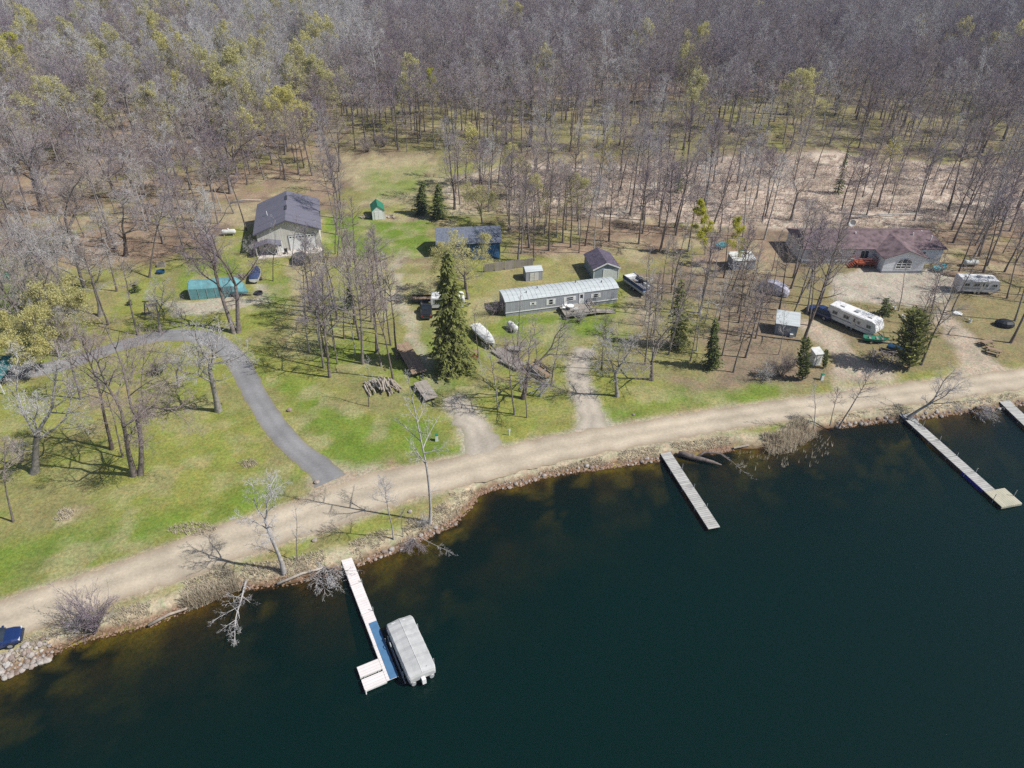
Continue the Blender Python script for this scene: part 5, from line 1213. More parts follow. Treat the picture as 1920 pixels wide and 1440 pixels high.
# ================================================================ DOCKS AND THE COVERED PONTOON
z = -.25
t1, L, W, rz = dock('white_dock', 'long pale dock with blue mat and square end in the foreground', (638, 1047), (658, 1042), (726, 1276), (747, 1269), z, 'dockwhite', 3.9, fascia='offwhite')
MB().box(-W / 2 - .1, W / 2 + .05, -1.3, -.03, -.14, -.05).build('shore_ramp', M['wood'], t1)
MB().box(-W / 2 - .02, -W / 2 + .78, L * .58, L - .02, .004, .02).build('blue_mat', M['bluemat'], t1)
for k, (y0, y1) in enumerate(((L - 2.55, L - 1.42), (L - 1.15, L + .02))):
    p_ = MB().box(W / 2 + .045, W / 2 + 2.05, y0, y1, -.07, -.003).build('side_platform', M['dockwhite'], t1)
    MB().box(W / 2 + .045, W / 2 + 2.07, y1 - .03, y1 + .02, -.24, -.072).build('fascia', M['offwhite'], p_)
for y_ in (L - 1.28,):
    m = MB(); m.bar((W / 2 + 1.7, y_ - .14, -.1), (W / 2 + 1.7, y_ + .14, -.1), .06); m.bar((W / 2 + .4, y_ - .14, -.1), (W / 2 + .4, y_ + .14, -.1), .06); m.build('connector', M['metal'], t1)
MB().tube([(W / 2 + 2.0, L + .1, -3), (W / 2 + 2.0, L + .1, .25)], .06, 7).build('post', M['white'], t1)
t2, L, W, rz = dock('wooden_dock', 'narrow grey plank dock without end platform beside the sunken tree', (1239, 850), (1256, 847), (1328, 993), (1351, 987), z, 'dockgrey', 3.1)
t3, L, W, rz = dock('wooden_dock', 'long grey plank dock ending in a square platform', (1684, 775), (1700, 771), (1846, 921), (1866, 918), z, 'dockgrey', 2.9)
MB().box(-W / 2 - 1.3, W / 2, L + .03, L + 2.6, -.08, 0).build('end_platform', M['dockgold'], t3); MB().box(-W / 2 - 1.3, W / 2, L + 2.602, L + 2.66, -.3, -.02).build('fascia', M['dockgold'], t3)
MB().box(W / 2 + .034, W / 2 + .06, L - 3.6, L - .2, -.5, -.03).build('blue_skirt', mat('royal_blue', (.01, .015, .22), .6, .15), t3)
for sx in (W / 2 + .05, -W / 2 - 1.35): MB().tube([(sx, L + 1.4, -3), (sx, L + 1.4, .9)], .035, 6).build('post', M['metal'], t3)
t4, L, W, rz = dock('wooden_dock', 'grey plank dock running out of frame at the right edge', (1862, 741), (1879, 738), (2030, 905), (2052, 901), z, 'dockgrey', 2.9)
# covered pontoon boat on its lift, alongside the pale dock
A, B, C, D = (Vector((*G(*p, .9), 0)) for p in ((722, 1172), (772, 1148), (764, 1272), (818, 1247)))
o = (A + B + C + D) / 4; ax = ((C + D) - (A + B)); rz = math.atan2(ax.y, ax.x); L = ax.length / 2 + .2; W = ((A - B).length + (C - D).length) / 2 * .98
cb = thing('covered_pontoon_boat', 'pontoon boat under a grey canvas cover beside the pale dock', 'boat', (o.x, o.y, WL), rz)
rings = []; q = random.Random(4)
CV = [(-.5, .84, .80), (-.485, .93, .97), (-.44, .99, 1.04)] + [(f_, 1 - .012 * (k_ % 2) - .01 * q.random(), 1.08 - .035 * (k_ % 3 == 1) + .02 * q.random()) for k_, f_ in enumerate(np.linspace(-.38, .38, 14))] + [(.44, .99, 1.03), (.485, .93, .96), (.5, .86, .8)]
for f, wk, hk in CV:
    x = L * f; w = W / 2 * wk; H_ = 1.55
    rings.append([(x, -w * .98, .75), (x, -w * 1.0, .95), (x, -w * .985, H_ * hk * .88), (x, -w * .9, H_ * hk * .965), (x, -w * .5, H_ * hk * (.985 + .015 * q.random())), (x, 0, H_ * hk * 1.055), (x, w * .5, H_ * hk * (.985 + .015 * q.random())), (x, w * .9, H_ * hk * .965), (x, w * .985, H_ * hk * .88), (x, w * 1.0, .95), (x, w * .98, .75)])
cv = MB().loft(rings, 0, True).build('canvas_cover', M['greycover'], cb, smooth=False)
MB().tube([(r_[5][0], 0, r_[5][2] + .012) for r_ in rings[1:-1]], .022, 5).build('seam', M['offwhite'], cv)
for f_ in (-.3, 0, .3):
    for s in (-1, 1): MB().bar((L * f_, s * W * .503, .95), (L * f_, s * W * .47, .45), .04).build('strap', M['darkmetal'], cv)
MB().bar((-L * .44, -W * .3, 1.62), (-L * .43, W * .2, 1.66), .06, .03).build('vent_patch', M['white'], cv); MB().bar((L * .43, -W * .12, 1.6), (L * .43, W * .22, 1.6), .05, .04).build('rear_handle', M['darkmetal'], cv)
for s in (-1, 1): MB().tube([(-L * .52, s * W * .32, .3), (-L * .46, s * W * .32, .28), (L * .46, s * W * .32, .28), (L * .49, s * W * .32, .3)], [.05, .28, .28, .2], 10).build('pontoon', M['metal'], cb)
MB().box(-L * .47, L * .48, -W * .46, W * .46, .56, .74).build('deck', M['metal'], cb)
om = MB(); om.box(L * .5, L * .5 + .35, -.18, .18, .35, 1.0); mo = om.build('outboard_motor', M['white'], cb); MB().box(L * .5 + .1, L * .5 + .25, -.05, .05, -.6, .35).build('drive_leg', M['darkmetal'], mo)
lf = thing('boat_lift', 'metal boat lift holding the grey covered pontoon boat', 'boat lift', (o.x, o.y, WL), rz)
for sx in (-.32, .32):
    for s in (-1, 1): MB().tube([(L * sx, s * (W / 2 + .12), -2.5), (L * sx, s * (W / 2 + .12), 1.15)], .05, 6).build('upright', M['metal'], lf)
    MB().bar((L * sx, -W / 2 - .12, .02), (L * sx, W / 2 + .12, .02), .1).build('crossbeam', M['metal'], lf)
m = MB(); m.bar((-L * .36, -W / 2 - .14, .1), (L * .4, -W / 2 - .14, .1), .1); m.bar((-L * .32, -W / 2 - .12, .9), (L * .32, -W / 2 - .12, .25), .05); m.build('side_rail', M['metal'], lf)
m = MB(); m.tube([(-L * .17 + .22 * math.cos(k * PI / 7), -W / 2 - .2, 1.1 + .22 * math.sin(k * PI / 7)) for k in range(15)], .035, 5, cap=False); m.build('winch_wheel', M['offwhite'], lf)

# ================================================================ PLANTING: trees with a place of their own
B_ = 'bare tree'
HERO = [
 ('oak0', (65, 885), (48, 655), 'pale lichen covered bare oak nearest the left edge of the lawn'),
 ('oak2', (112, 668), (80, 560), 'wide grey bare oak just above the left end of the asphalt drive'),
 ('oak0', (300, 622), (285, 520), 'wide pale bare oak at the top of the drive bend below the climbing frame'),
 ('oak4', (335, 725), (326, 640), 'low pale bare oak left of the gnarled oak inside the drive bend'),
 ('tall5', (152, 748), (112, 585), 'bare tree leaning left just below the left end of the asphalt drive'),
 ('tall2', (210, 842), (170, 610), 'tall grey bare tree standing behind the twin trunk oak on the lawn'),
 ('thin2', (230, 857), (188, 690), 'slim bare tree directly beside the twin trunk oak on the lawn'),
 ('twin', (257, 890), (226, 600), 'bare oak with twin reddish trunks from one flared foot on the lawn'),
 ('gnarl', (410, 770), (388, 590), 'gnarled bare oak with whitish crooked branches left of the asphalt drive'),
 ('thin0', (357, 668), (318, 550), 'thin pale bare tree inside the bend of the asphalt drive'),
 ('oakdouble', (443, 623), (398, 420), 'big bare oak with doubled trunk in front of the teal shelter'),
 ('tall3', (25, 978), (-12, 820), 'leaning bare trunk at the left edge nearest the road'),
 ('oak2', (188, 592), (155, 440), 'wide crooked bare oak left of the climbing frame'),
 ('tall4', (28, 532), (0, 400), 'bare tree beside the white tank at the left edge'),
 ('tall0', (280, 520), (284, 340), 'straight bare tree just left of the blue tub'),
 ('oak1', (236, 480), (240, 320), 'bare tree with wide grey crown alone in the brown clearing left of the barn'),
 ('oak3', (80, 395), (20, 205), 'tall forked bare tree with thick trunk in the left woods'),
 ('tall1', (372, 395), (330, 260), 'bare tree at the left border of the barn clearing'),
 ('aspen0', (290, 298), (225, 135), 'pale barked aspen leaning at the edge of the left woods'),
 ('thin1', (512, 527), (500, 400), 'slim bare tree in front of the barn door left of the dark car'),
 ('thin2', (548, 500), (545, 392), 'thin bare tree by the barn apron beside the dark car'),
 ('tall6', (632, 500), (622, 370), 'slender bare tree on the lawn right of the barn'),
 ('tall2', (618, 707), (588, 510), 'reddish trunked bare tree at the front of the aspen cluster'),
 ('thin0', (580, 660), (560, 500), 'slim bare tree at the left of the aspen cluster'),
 ('tall0', (607, 690), (585, 520), 'slender bare tree second in the aspen cluster'),
 ('thin1', (633, 682), (622, 520), 'thin bare tree on the right of the aspen cluster'),
 ('thin0', (598, 640), (588, 500), 'thin bare tree at the back of the aspen cluster'),
 ('tall5', (680, 682), (664, 470), 'thick grey bare trunk left of the long flatbed trailer'),
 ('tall1', (703, 617), (694, 450), 'bare tree beside the grassy track above the long flatbed trailer'),
 ('tall3', (737, 710), (705, 530), 'curved leaning bare trunk beside the bleached log heap'),
 ('thin1', (692, 762), (690, 660), 'small pale bare tree left of the bleached log heap'),
 ('oak1', (872, 541), (862, 470), 'small bare tree right behind the big spruce'),
 ('thin0', (933, 767), (912, 600), 'bare tree farthest left of the three near the gravel drive'),
 ('tall4', (965, 777), (955, 640), 'bare tree in the middle of the three near the gravel drive'),
 ('thin2', (988, 783), (985, 650), 'bare tree farthest right of the three near the gravel drive'),
 ('oak3', (981, 747), (1010, 590), 'forked bare tree whose limb reaches right over the lift frame'),
 ('thin1', (1033, 722), (1038, 585), 'bare tree just right of the old wooden wagon'),
 ('thin0', (917, 727), (898, 665), 'short whitish dead tree leaning left over the stored docks'),
 ('thin2', (897, 675), (893, 560), 'thin bare tree behind the rusty box'),
 ('thin1', (970, 650), (965, 535), 'slim bare tree standing right of the white propane tank on the mobile home lawn'),
 ('tall6', (1128, 692), (1128, 580), 'bare tree right of the dirt drive on the mobile home lawn'),
 ('oak4', (1157, 743), (1155, 610), 'spreading pale bare oak casting shadow across the dirt drive'),
 ('oak1', (1222, 712), (1220, 575), 'bare oak at the right end of the mobile home lawn'),
 ('tall5', (1507, 640), (1572, 420), 'big dark bare tree beside the blue grey tool shed'),
 ('tall2', (1727, 684), (1806, 520), 'long leaning bare trunk beside the broad green cedar'),
]
for key, b, t, lb in HERO: grow(key, b, t, lb)
SHORE_T = [
 ('shoreoak', (532, 1072), (488, 893), 'bare tree on the lakeside verge left of the pale dock', None),
 ('thin1', (558, 1052), (550, 945), 'thin sapling on the lakeside verge behind the pale dock', None),
 ('aspen1', (738, 1010), (706, 875), 'twin looking grey bare tree on the bank right of the pale dock', None),
 ('thin0', (806, 980), (783, 684), 'tall slender whitish bare tree at the widest part of the grassy bank', None),
 ('thin2', (756, 1005), (748, 945), 'short bare sapling between the two grey bank trees', None),
 ('tall4', (1573, 800), (1645, 690), 'bare tree leaning right over the road beside the cattails', None),
 ('thin0', (1525, 805), (1534, 705), 'straight bare tree on the shore behind the cattails', None),
 ('tall6', (1556, 798), (1566, 730), 'thin dark bare stem on the shore left of the leaning tree', None),
]
for key, b, t, lb, _ in SHORE_T: grow(key, b, t, lb)
grow('oak4', (1703, 783), (1835, 680), 'bare tree leaning far over the bank beside the square ended dock')
# leafing trees
for key, b, t, lb in [
 ('yoak0', (112, 640), (90, 515), 'broad low tree in pale yellow leaf on the left lawn'),
 ('yoak0', (62, 700), (45, 585), 'broad pale yellow leafing tree at the left end of the asphalt drive'),
 ('yoak1', (878, 560), (850, 432), 'pale yellow leafing tree behind the big spruce'),
 ('lime0', (1322, 478), (1328, 365), 'narrow lime green tree in front of the marsh'),
 ('lime1', (1385, 500), (1378, 400), 'wide lime green tree by the small pale shed'),
 ('lime1', (35, 205), (28, 48), 'brilliant lime green tree high in the left woods'),
 ('yellow0', (110, 290), (100, 145), 'large pale olive tree left of the dead pines in the woods'),
 ('yellow1', (300, 290), (285, 160), 'pale olive leafing tree beside the leaning aspen'),
 ('yellow2', (470, 240), (452, 92), 'tallest olive yellow tree in the woods behind the barn'),
 ('yellow0', (535, 290), (528, 165), 'olive yellow tree just behind the barn woods edge'),
 ('yellow1', (585, 240), (580, 105), 'bright yellow topped tree behind the barn'),
 ('yellow2', (425, 265), (418, 150), 'olive tree left of the tallest olive tree behind the barn'),
 ('yellow1', (555, 255), (490, 170), 'leaning olive tree between the barn and the dense woods'),
 ('lime1', (806, 215), (802, 125), 'round yellow green tree standing alone behind the back lawn'),
 ('yellow0', (882, 230), (880, 175), 'small olive tree right of the round yellow green tree'),
 ('yellow1', (8, 255), (-2, 205), 'olive tree at the left edge of the woods'),
 ('yellow1', (1085, 440), (1075, 330), 'olive leafing tree among bare trunks before the marsh'),
 ('yoak1', (905, 420), (888, 340), 'low olive tree on the tan grass behind the outbuilding'),
 ('yellow0', (1000, 430), (1000, 330), 'olive hazy tree right of the outbuilding roof'),
 ('yellow2', (1860, 150), (1880, 60), 'yellow tinged tree high in the woods near the right edge'),
 ('yellow0', (600, 90), (602, 50), 'distant yellow tree in the grey woods at the top'),
 ('yellow0', (1500, 250), (1508, 130), 'olive tree behind the marsh')]:
    grow(key, b, t, lb, 'leafing tree', wscale=1.3 if key[0] == 'y' and b[1] < 330 else 1.0)
# conifers
for key, b, t, lb, ws in [
 ('spruce0', (848, 692), (838, 458), 'large green spruce in the middle of the lot beside the grassy track', 1.12),
 ('spruce1', (790, 402), (792, 335), 'left one of the two dark spruces behind the outbuilding', 1.7),
 ('spruce1', (821, 410), (822, 340), 'right one of the two dark spruces behind the outbuilding', 1.7),
 ('spruce2', (1272, 650), (1278, 515), 'tall green conifer in the wood lot right of the mobile home', .9),
 ('spruce1', (1335, 690), (1342, 590), 'dark conifer with grey lower branches near the road', 1.1),
 ('spruce1', (655, 580), (656, 510), 'small dusky conifer beside the thick grey bare trunk', .9),
 ('cedar0', (1505, 712), (1511, 632), 'dark green columnar cedar near the road', 1.0),
 ('cedar1', (1704, 690), (1720, 583), 'broad dark green cedar beside the brush pile', 1.0),
 ('smallpine', (1660, 590), (1663, 556), 'little green pine at the edge of the gravel yard', 1.0),
 ('cedar0', (1545, 690), (1550, 655), 'small ragged cedar beside the tiny white shed', 1.0),
 ('smallpine', (253, 547), (253, 528), 'dark dwarf spruce on the lawn above the climbing frame', 1.3),
 ('smallpine', (242, 572), (244, 560), 'yellowish dwarf pine left of the climbing frame', 1.2),
 ('smallpine', (292, 702), (291, 680), 'dark round dwarf conifer inside the drive bend', 1.2),
 ('spruce1', (96, 165), (82, 105), 'dark conifer standing out in the far left woods', 1.2),
 ('spruce1', (1415, 165), (1420, 100), 'dark conifer in the woods behind the right marsh', .9),
 ('spruce2', (1455, 110), (1457, 60), 'small dark conifer highest in the right woods', .9),
 ('spruce1', (1480, 215), (1485, 130), 'dusky conifer nearest the marsh in the right woods', .8),
 ('spruce2', (1570, 205), (1578, 150), 'dusky conifer amid grey trunks behind the marsh', .8),
 ('greyspruce', (662, 235), (660, 175), 'grey dead spruce at the back of the lawn', 1.0)]:
    grow(key, b, t, lb, 'dead tree' if key == 'greyspruce' else 'conifer', wscale=ws)
for p, h, key, lb in [
 ((176, 1182), 4.6, 'shrub0', 'large purple grey bare shrub overhanging the water near the blue car'),
 ((160, 1180), 2.2, 'shrub1', 'low grey bare shrub beside the purple shrub on the bank'),
 ((302, 698), 3.0, 'shrub0', 'bare shrub beside the dark round dwarf conifer'),
 ((1462, 705), 3.2, 'shrub0', 'purplish bare shrub left of the columnar cedar'),
 ((1432, 712), 2.6, 'shrub1', 'low grey bare shrub in the corner of the wood lot near the road'),
 ((1480, 690), 3.0, 'shrub0', 'bare shrub directly behind the columnar cedar'),
 ((1085, 603), 2.4, 'shrub1', 'grey shrub in front of the timber deck'),
 ((930, 590), 2.8, 'shrub0', 'bare bush at the left end of the mobile home'),
 ((690, 285), 4.5, 'shrub0', 'purplish thicket at the back left of the lawn'),
 ((720, 275), 4.0, 'shrub0', 'grey thicket at the back middle of the lawn'),
 ((470, 478), 3.0, 'shrub1', 'pale bare bush in the barn shadow'),
 ((1530, 500), 3.5, 'shrub0', 'bare bush at the left end of the red roofed house'),
 ((795, 985), 1.6, 'shrub1', 'low bare shrub on the bank under the two grey trees')]:
    plant(key, G(*p), lb, 'shrub', h=h)
# fallen trees lying in the water
for key, p, h, az, el, lb in [
 ('fallen', (462, 1088), 8.2, -86, 4, 'fallen whitish tree lying in the water left of the pale dock'),
 ('shrub1', (612, 1068), 3.4, -75, 12, 'pale fallen branches hanging into the water beside the pale dock'),
 ('thin0', (792, 1010), 5.0, -35, 4, 'pale dead branch reaching out over the water from the bank'),
 ('shrub0', (775, 1012), 2.2, -90, 10, 'bare branches trailing over the water edge under the grey trees'),
 ('thin1', (1352, 850), 6.0, -60, 2, 'sunken pale branches in the water right of the middle dock'),
 ('shrub1', (1825, 768), 3.0, -70, 10, 'pale twiggy branches over the water beside the square ended dock')]:
    x_, y_ = G(*p, WL + .3); t = plant(key, (x_, y_, WL + .35), lb, 'fallen tree', h=h, name='fallen_tree')
    t.rotation_euler = Euler((0, R(90 - el), R(az))); t.scale = (t.scale[0] * 1.0,) * 3
o_ = None
q = thing('driftwood_log', 'thick dark driftwood log at the water edge right of the middle dock', 'log', (0, 0, 0)); A = G(1272, 850, -.3); B = G(1338, 868, WL)
MB().tube([(A[0], A[1], -.2), ((A[0] * 2 + B[0]) / 3, (A[1] * 2 + B[1]) / 3, -.38), (B[0], B[1], -.62), (B[0] + .9, B[1] - .4, -.68)], [.27, .36, .2, .05], 9).tube([((A[0] + B[0]) / 2, (A[1] + B[1]) / 2, -.4), ((A[0] + 2 * B[0]) / 3 + .5, (A[1] + 2 * B[1]) / 3 + .9, -.1), (B[0] + .9, B[1] + .9, .05), (B[0] + 2.0, B[1] + .1, -.4)], [.2, .15, .1, .04], 6).build('trunk', M['bark'], q, smooth=True)
q.location = (A[0], A[1], 0)
for ch in q.children: ch.location = (-A[0], -A[1], 0)
q = thing('driftwood_plank', 'pale plank washed up at the shore left of the cattails', 'plank', (*G(1390, 838, -.5), -.45), R(15)); MB().box(-1.1, 1.1, -.14, .14, 0, .08).build('plank_body', M['log'], q)
for A_, B_, lb in (((278, 1173), (352, 1143), 'long bleached log lying along the waterline near the purple shrub'), ((520, 1095), (612, 1066), 'pale trunk lying along the bank left of the pale dock')):
    A = G(*A_, -.4); B = G(*B_, -.4); q = thing('driftwood_log', lb, 'log', (A[0], A[1], -.35)); MB().tube([(0, 0, 0), ((B[0] - A[0]) / 2, (B[1] - A[1]) / 2 + .25, .1), (B[0] - A[0], B[1] - A[1], .15)], [.17, .15, .1], 8).build('trunk', M['log'], q, smooth=True)
for A_, B_, lb in (((1635, 262), (1702, 252), 'white birch log fallen behind the marsh'), ((1585, 412), (1720, 404), 'pale fallen trunk lying behind the red roofed house'), ((430, 382), (490, 378), 'fallen grey trunk behind the barn'), ((1840, 296), (1910, 284), 'white fallen birch near the right edge of the woods')):
    A = G(*A_); B = G(*B_); q = thing('fallen_log', lb, 'log', (A[0], A[1], .3)); MB().tube([(0, 0, 0), ((B[0] - A[0]) * .5, (B[1] - A[1]) * .5 + .3, .25), (B[0] - A[0], B[1] - A[1], .1)], [.2, .17, .1], 8).build('trunk', M['palebark'], q, smooth=True)

# ---------------------------------------------------------------- woodland trees, each an object of its own
KEEP = [GP(p) for p in ([(690, 480), (660, 425), (760, 425), (760, 480)], [(470, 490), (470, 355), (615, 355), (615, 500)], [(680, 425), (680, 375), (740, 375), (740, 425)], [(800, 500), (800, 420), (945, 415), (950, 515)], [(930, 600), (930, 530), (1170, 500), (1170, 600)], [(970, 540), (970, 500), (1020, 500), (1020, 540)], [(1080, 535), (1075, 480), (1165, 480), (1165, 535)],
 [(1490, 520), (1480, 425), (1770, 425), (1770, 520)], [(1520, 600), (1560, 560), (1650, 610), (1630, 650), (1530, 620)], [(1780, 570), (1780, 515), (1890, 520), (1880, 575)], [(1410, 560), (1420, 515), (1480, 525), (1480, 565)], [(1440, 640), (1445, 585), (1500, 600), (1500, 640)], [(1365, 512), (1365, 480), (1420, 480), (1420, 512)], [(640, 300), (830, 300), (840, 420), (800, 480), (640, 480)], [(1560, 575), (1560, 500), (1780, 510), (1790, 560), (1700, 580)], [(1660, 745), (1540, 745), (1500, 620), (1545, 610)], [(1900, 702), (1750, 712), (1760, 570), (1810, 600), (1860, 660)], [(1170, 560), (1170, 520), (1230, 520), (1230, 570)])] + [road_poly]
def clear(x, y): return not any(inside(x, y, k) for k in KEEP)
sites = []
def scatter(poly, n, gap, seed):
    P = GP(poly); rg = random.Random(seed); xs = [p[0] for p in P]; ys = [p[1] for p in P]; out = []
    for _ in range(n * 60):
        if len(out) >= n: break
        x = rg.uniform(min(xs), max(xs)); y = rg.uniform(min(ys), max(ys))
        if not inside(x, y, P) or not clear(x, y): continue
        f = y * cP + CH * sP
        if abs(CF * x / f) > 1010: continue
        if any((x - a) ** 2 + (y - b) ** 2 < gap * gap for a, b in sites) or any((x - a) ** 2 + (y - b) ** 2 < 6 for a, b in TREE_SITES): continue
        sites.append((x, y)); out.append((x, y))
    return out
TALLS = ['tall%d' % i for i in range(7)]; OAKS = ['oak%d' % i for i in range(5)]; THINS = ['thin%d' % i for i in range(3)]; ASP = ['aspen%d' % i for i in range(3)]
WOODS = [
 ([(-60, 215), (330, 205), (620, 215), (625, 330), (470, 355), (440, 425), (330, 470), (200, 485), (-60, 480)], 50, 4.0, TALLS + OAKS[:2] + ASP[:1], (15, 21), 'slender bare tree in the leaf strewn woods left of and behind the barn', 'bare trees left of and behind the barn'),
 ([(620, 215), (960, 200), (960, 292), (660, 292)], 10, 3.6, TALLS, (14, 20), 'slender bare tree in the first rows of woods behind the back lawn', 'bare trees behind the back lawn'),
 ([(960, 200), (1480, 195), (1560, 272), (1300, 292), (960, 295)], 10, 3.9, TALLS + ASP[:1], (14, 20), 'slender bare tree in the first rows of woods behind the middle of the marsh', 'bare trees behind the marsh'),
 ([(1480, 195), (1990, 190), (1990, 312), (1700, 300), (1560, 275)], 9, 4.0, TALLS, (14, 20), 'slender bare tree in the woods beyond the right end of the marsh', 'bare trees beyond the right end of the marsh'),
 ([(850, 335), (1400, 330), (1480, 425), (1480, 480), (1200, 478), (960, 470), (945, 425), (850, 400)], 62, 3.0, TALLS + ASP + THINS[:1], (13, 19), 'slender bare tree standing between the marsh and the mobile home', 'bare trees between marsh and mobile home'),
 ([(1190, 525), (1480, 505), (1500, 620), (1475, 700), (1210, 705)], 42, 2.4, TALLS[:4] + THINS + THINS, (9, 15), 'slender bare tree in the crowded wood lot between mobile home and dirt drive', 'bare trees of the wood lot'),
 ([(1770, 425), (1960, 330), (2000, 640), (1840, 660), (1800, 600)], 38, 2.5, TALLS + THINS[2:], (13, 19), 'slender bare tree in the stand along the right edge around the grey travel trailer', 'bare trees along the right edge'),
 ([(1490, 425), (1740, 300), (1960, 330), (1900, 400), (1770, 425)], 16, 4.0, TALLS, (14, 19), 'slender bare tree rising from the marsh behind the red roofed house', 'bare trees behind the red roofed house'),
 ([(1560, 560), (1700, 575), (1790, 570), (1760, 650), (1660, 640)], 6, 2.5, THINS + TALLS[:2], (9, 14), 'thin bare tree between the gravel yard and the broad cedar', 'bare trees by the gravel yard'),
 ([(560, 560), (720, 560), (760, 700), (560, 690)], 24, 2.2, THINS + TALLS, (12, 17), 'thin bare tree on the lawn between the barn track and the grassy track', 'bare trees on the middle lawn'),
 ([(1430, 520), (1520, 505), (1560, 570), (1500, 640), (1440, 600)], 9, 2.6, TALLS, (12, 17), 'slender bare tree in front of the left end of the red roofed house', 'bare trees before the red roofed house'),
 ([(940, 415), (1110, 425), (1110, 482), (1050, 495), (960, 490)], 12, 2.6, TALLS, (12, 17), 'slender bare tree between the blue outbuilding and the garage behind the mobile home', 'bare trees between outbuilding and garage'),
 ([(440, 300), (640, 290), (640, 352), (470, 350)], 10, 3.6, TALLS, (13, 18), 'slender bare tree right behind the grey roofed barn', 'bare trees right behind the barn'),
 ([(618, 300), (672, 300), (690, 372), (665, 430), (668, 540), (618, 500)], 10, 3.2, TALLS + THINS[2:], (12, 17), 'slender bare tree in the row between the barn and the back lawn', 'bare trees in the row right of the barn'),
 ([(250, 400), (470, 380), (470, 490), (330, 500)], 9, 4.0, TALLS + OAKS[1:3], (12, 17), 'bare tree standing in the brown clearing beside the propane tank left of the barn', 'bare trees in the clearing left of the barn'),
 ([(-40, 540), (220, 520), (330, 610), (250, 660), (0, 700)], 12, 4.2, OAKS + TALLS[:4], (13, 17), 'bare tree on the upper left lawn above the asphalt drive', 'bare trees on the upper left lawn'),
]
for k, (poly, n, gap, kinds, hr, lb, gp_) in enumerate(WOODS):
    rg = random.Random(50 + k)
    for (x, y) in scatter(poly, n, gap, 90 + k):
        plant(rg.choice(kinds), (x, y), lb, B_, h=rg.uniform(*hr), group=gp_, wscale=rg.uniform(.85, 1.15), lean=(rg.gauss(0, .035), rg.gauss(0, .035)))
# ---------------------------------------------------------------- the far woods: one mass
pts, kind, scl, rot = [], [], [], []
FK = []
fr = random.Random(5)
for i in range(6):
    T = tree_tall(400 + i, 18, .2, (.45, .5, .4, .55, .35, .48)[i], (4.8, 4.4, 5.6, 4.2, 5.2, 4.6)[i], 14, P_TALLF); FK.append((T, 'bark', 'twig'))
for i in range(2):
    T = tree_oak(410 + i, 17, .28, .4, 5.4, 4, P_OAKF); FK.append((T, 'bark', 'twig'))
for i in range(2):
    T = tree_tall(420 + i, 20, .18, .42, 4.6, 14, P_TALLF); FK.append((T, 'palebark', 'twigpale'))
T = tree_tall(430, 17, .19, .3, 6.0, 13, dict(P_YEL, leaf=6, ls=.17)); FK.append((T, 'bark', 'leafyel'))
FK.append((tree_conifer(431, 14, .2, 2.4, 18, 7, 9, .9, None, size=1.6), 'bark', 'cedar'))
FK.append((tree_oak(440, 16, .26, .36, 7.5, 5, P_OAKF), 'bark', 'twig'))
fcol = bpy.data.collections.new('far_wood_kinds')
for i, (T, bk, cr) in enumerate(FK):
    me = bpy.data.meshes.new('wood_kind_%02d' % i); nv = len(T.tv)
    me.from_pydata(np.array(T.tv + T.cv).tolist(), [], T.tf + [tuple(v + nv for v in f) for f in T.cf])
    for mm_ in ([M[bk], M['twigolive'] if cr == 'leafyel' else M[cr], M[bk] if cr == 'cedar' else M[cr], M[bk]]): me.materials.append(mm_)
    me.polygons.foreach_set('material_index', [0] * len(T.tf) + [1 + v for v in T.cm]); me.update()
    fcol.objects.link(bpy.data.objects.new('wood_kind_%02d' % i, me))
INFILL = [(GP([(-80, 215), (330, 205), (640, 215), (640, 330), (480, 345), (420, 400), (330, 440), (200, 450), (-80, 450)]), .52), (GP([(620, 195), (1990, 180), (1990, 312), (1700, 300), (1560, 275), (1300, 290), (660, 290)]), .66), (GP([(860, 335), (1400, 296), (1480, 425), (1480, 470), (960, 470), (945, 420), (850, 400)]), .62), (GP([(1740, 425), (1740, 320), (2000, 310), (2040, 640), (1850, 660), (1830, 480)]), .42), (GP([(1480, 430), (1480, 300), (1740, 300), (1740, 425)]), .30)]
y = 112.0
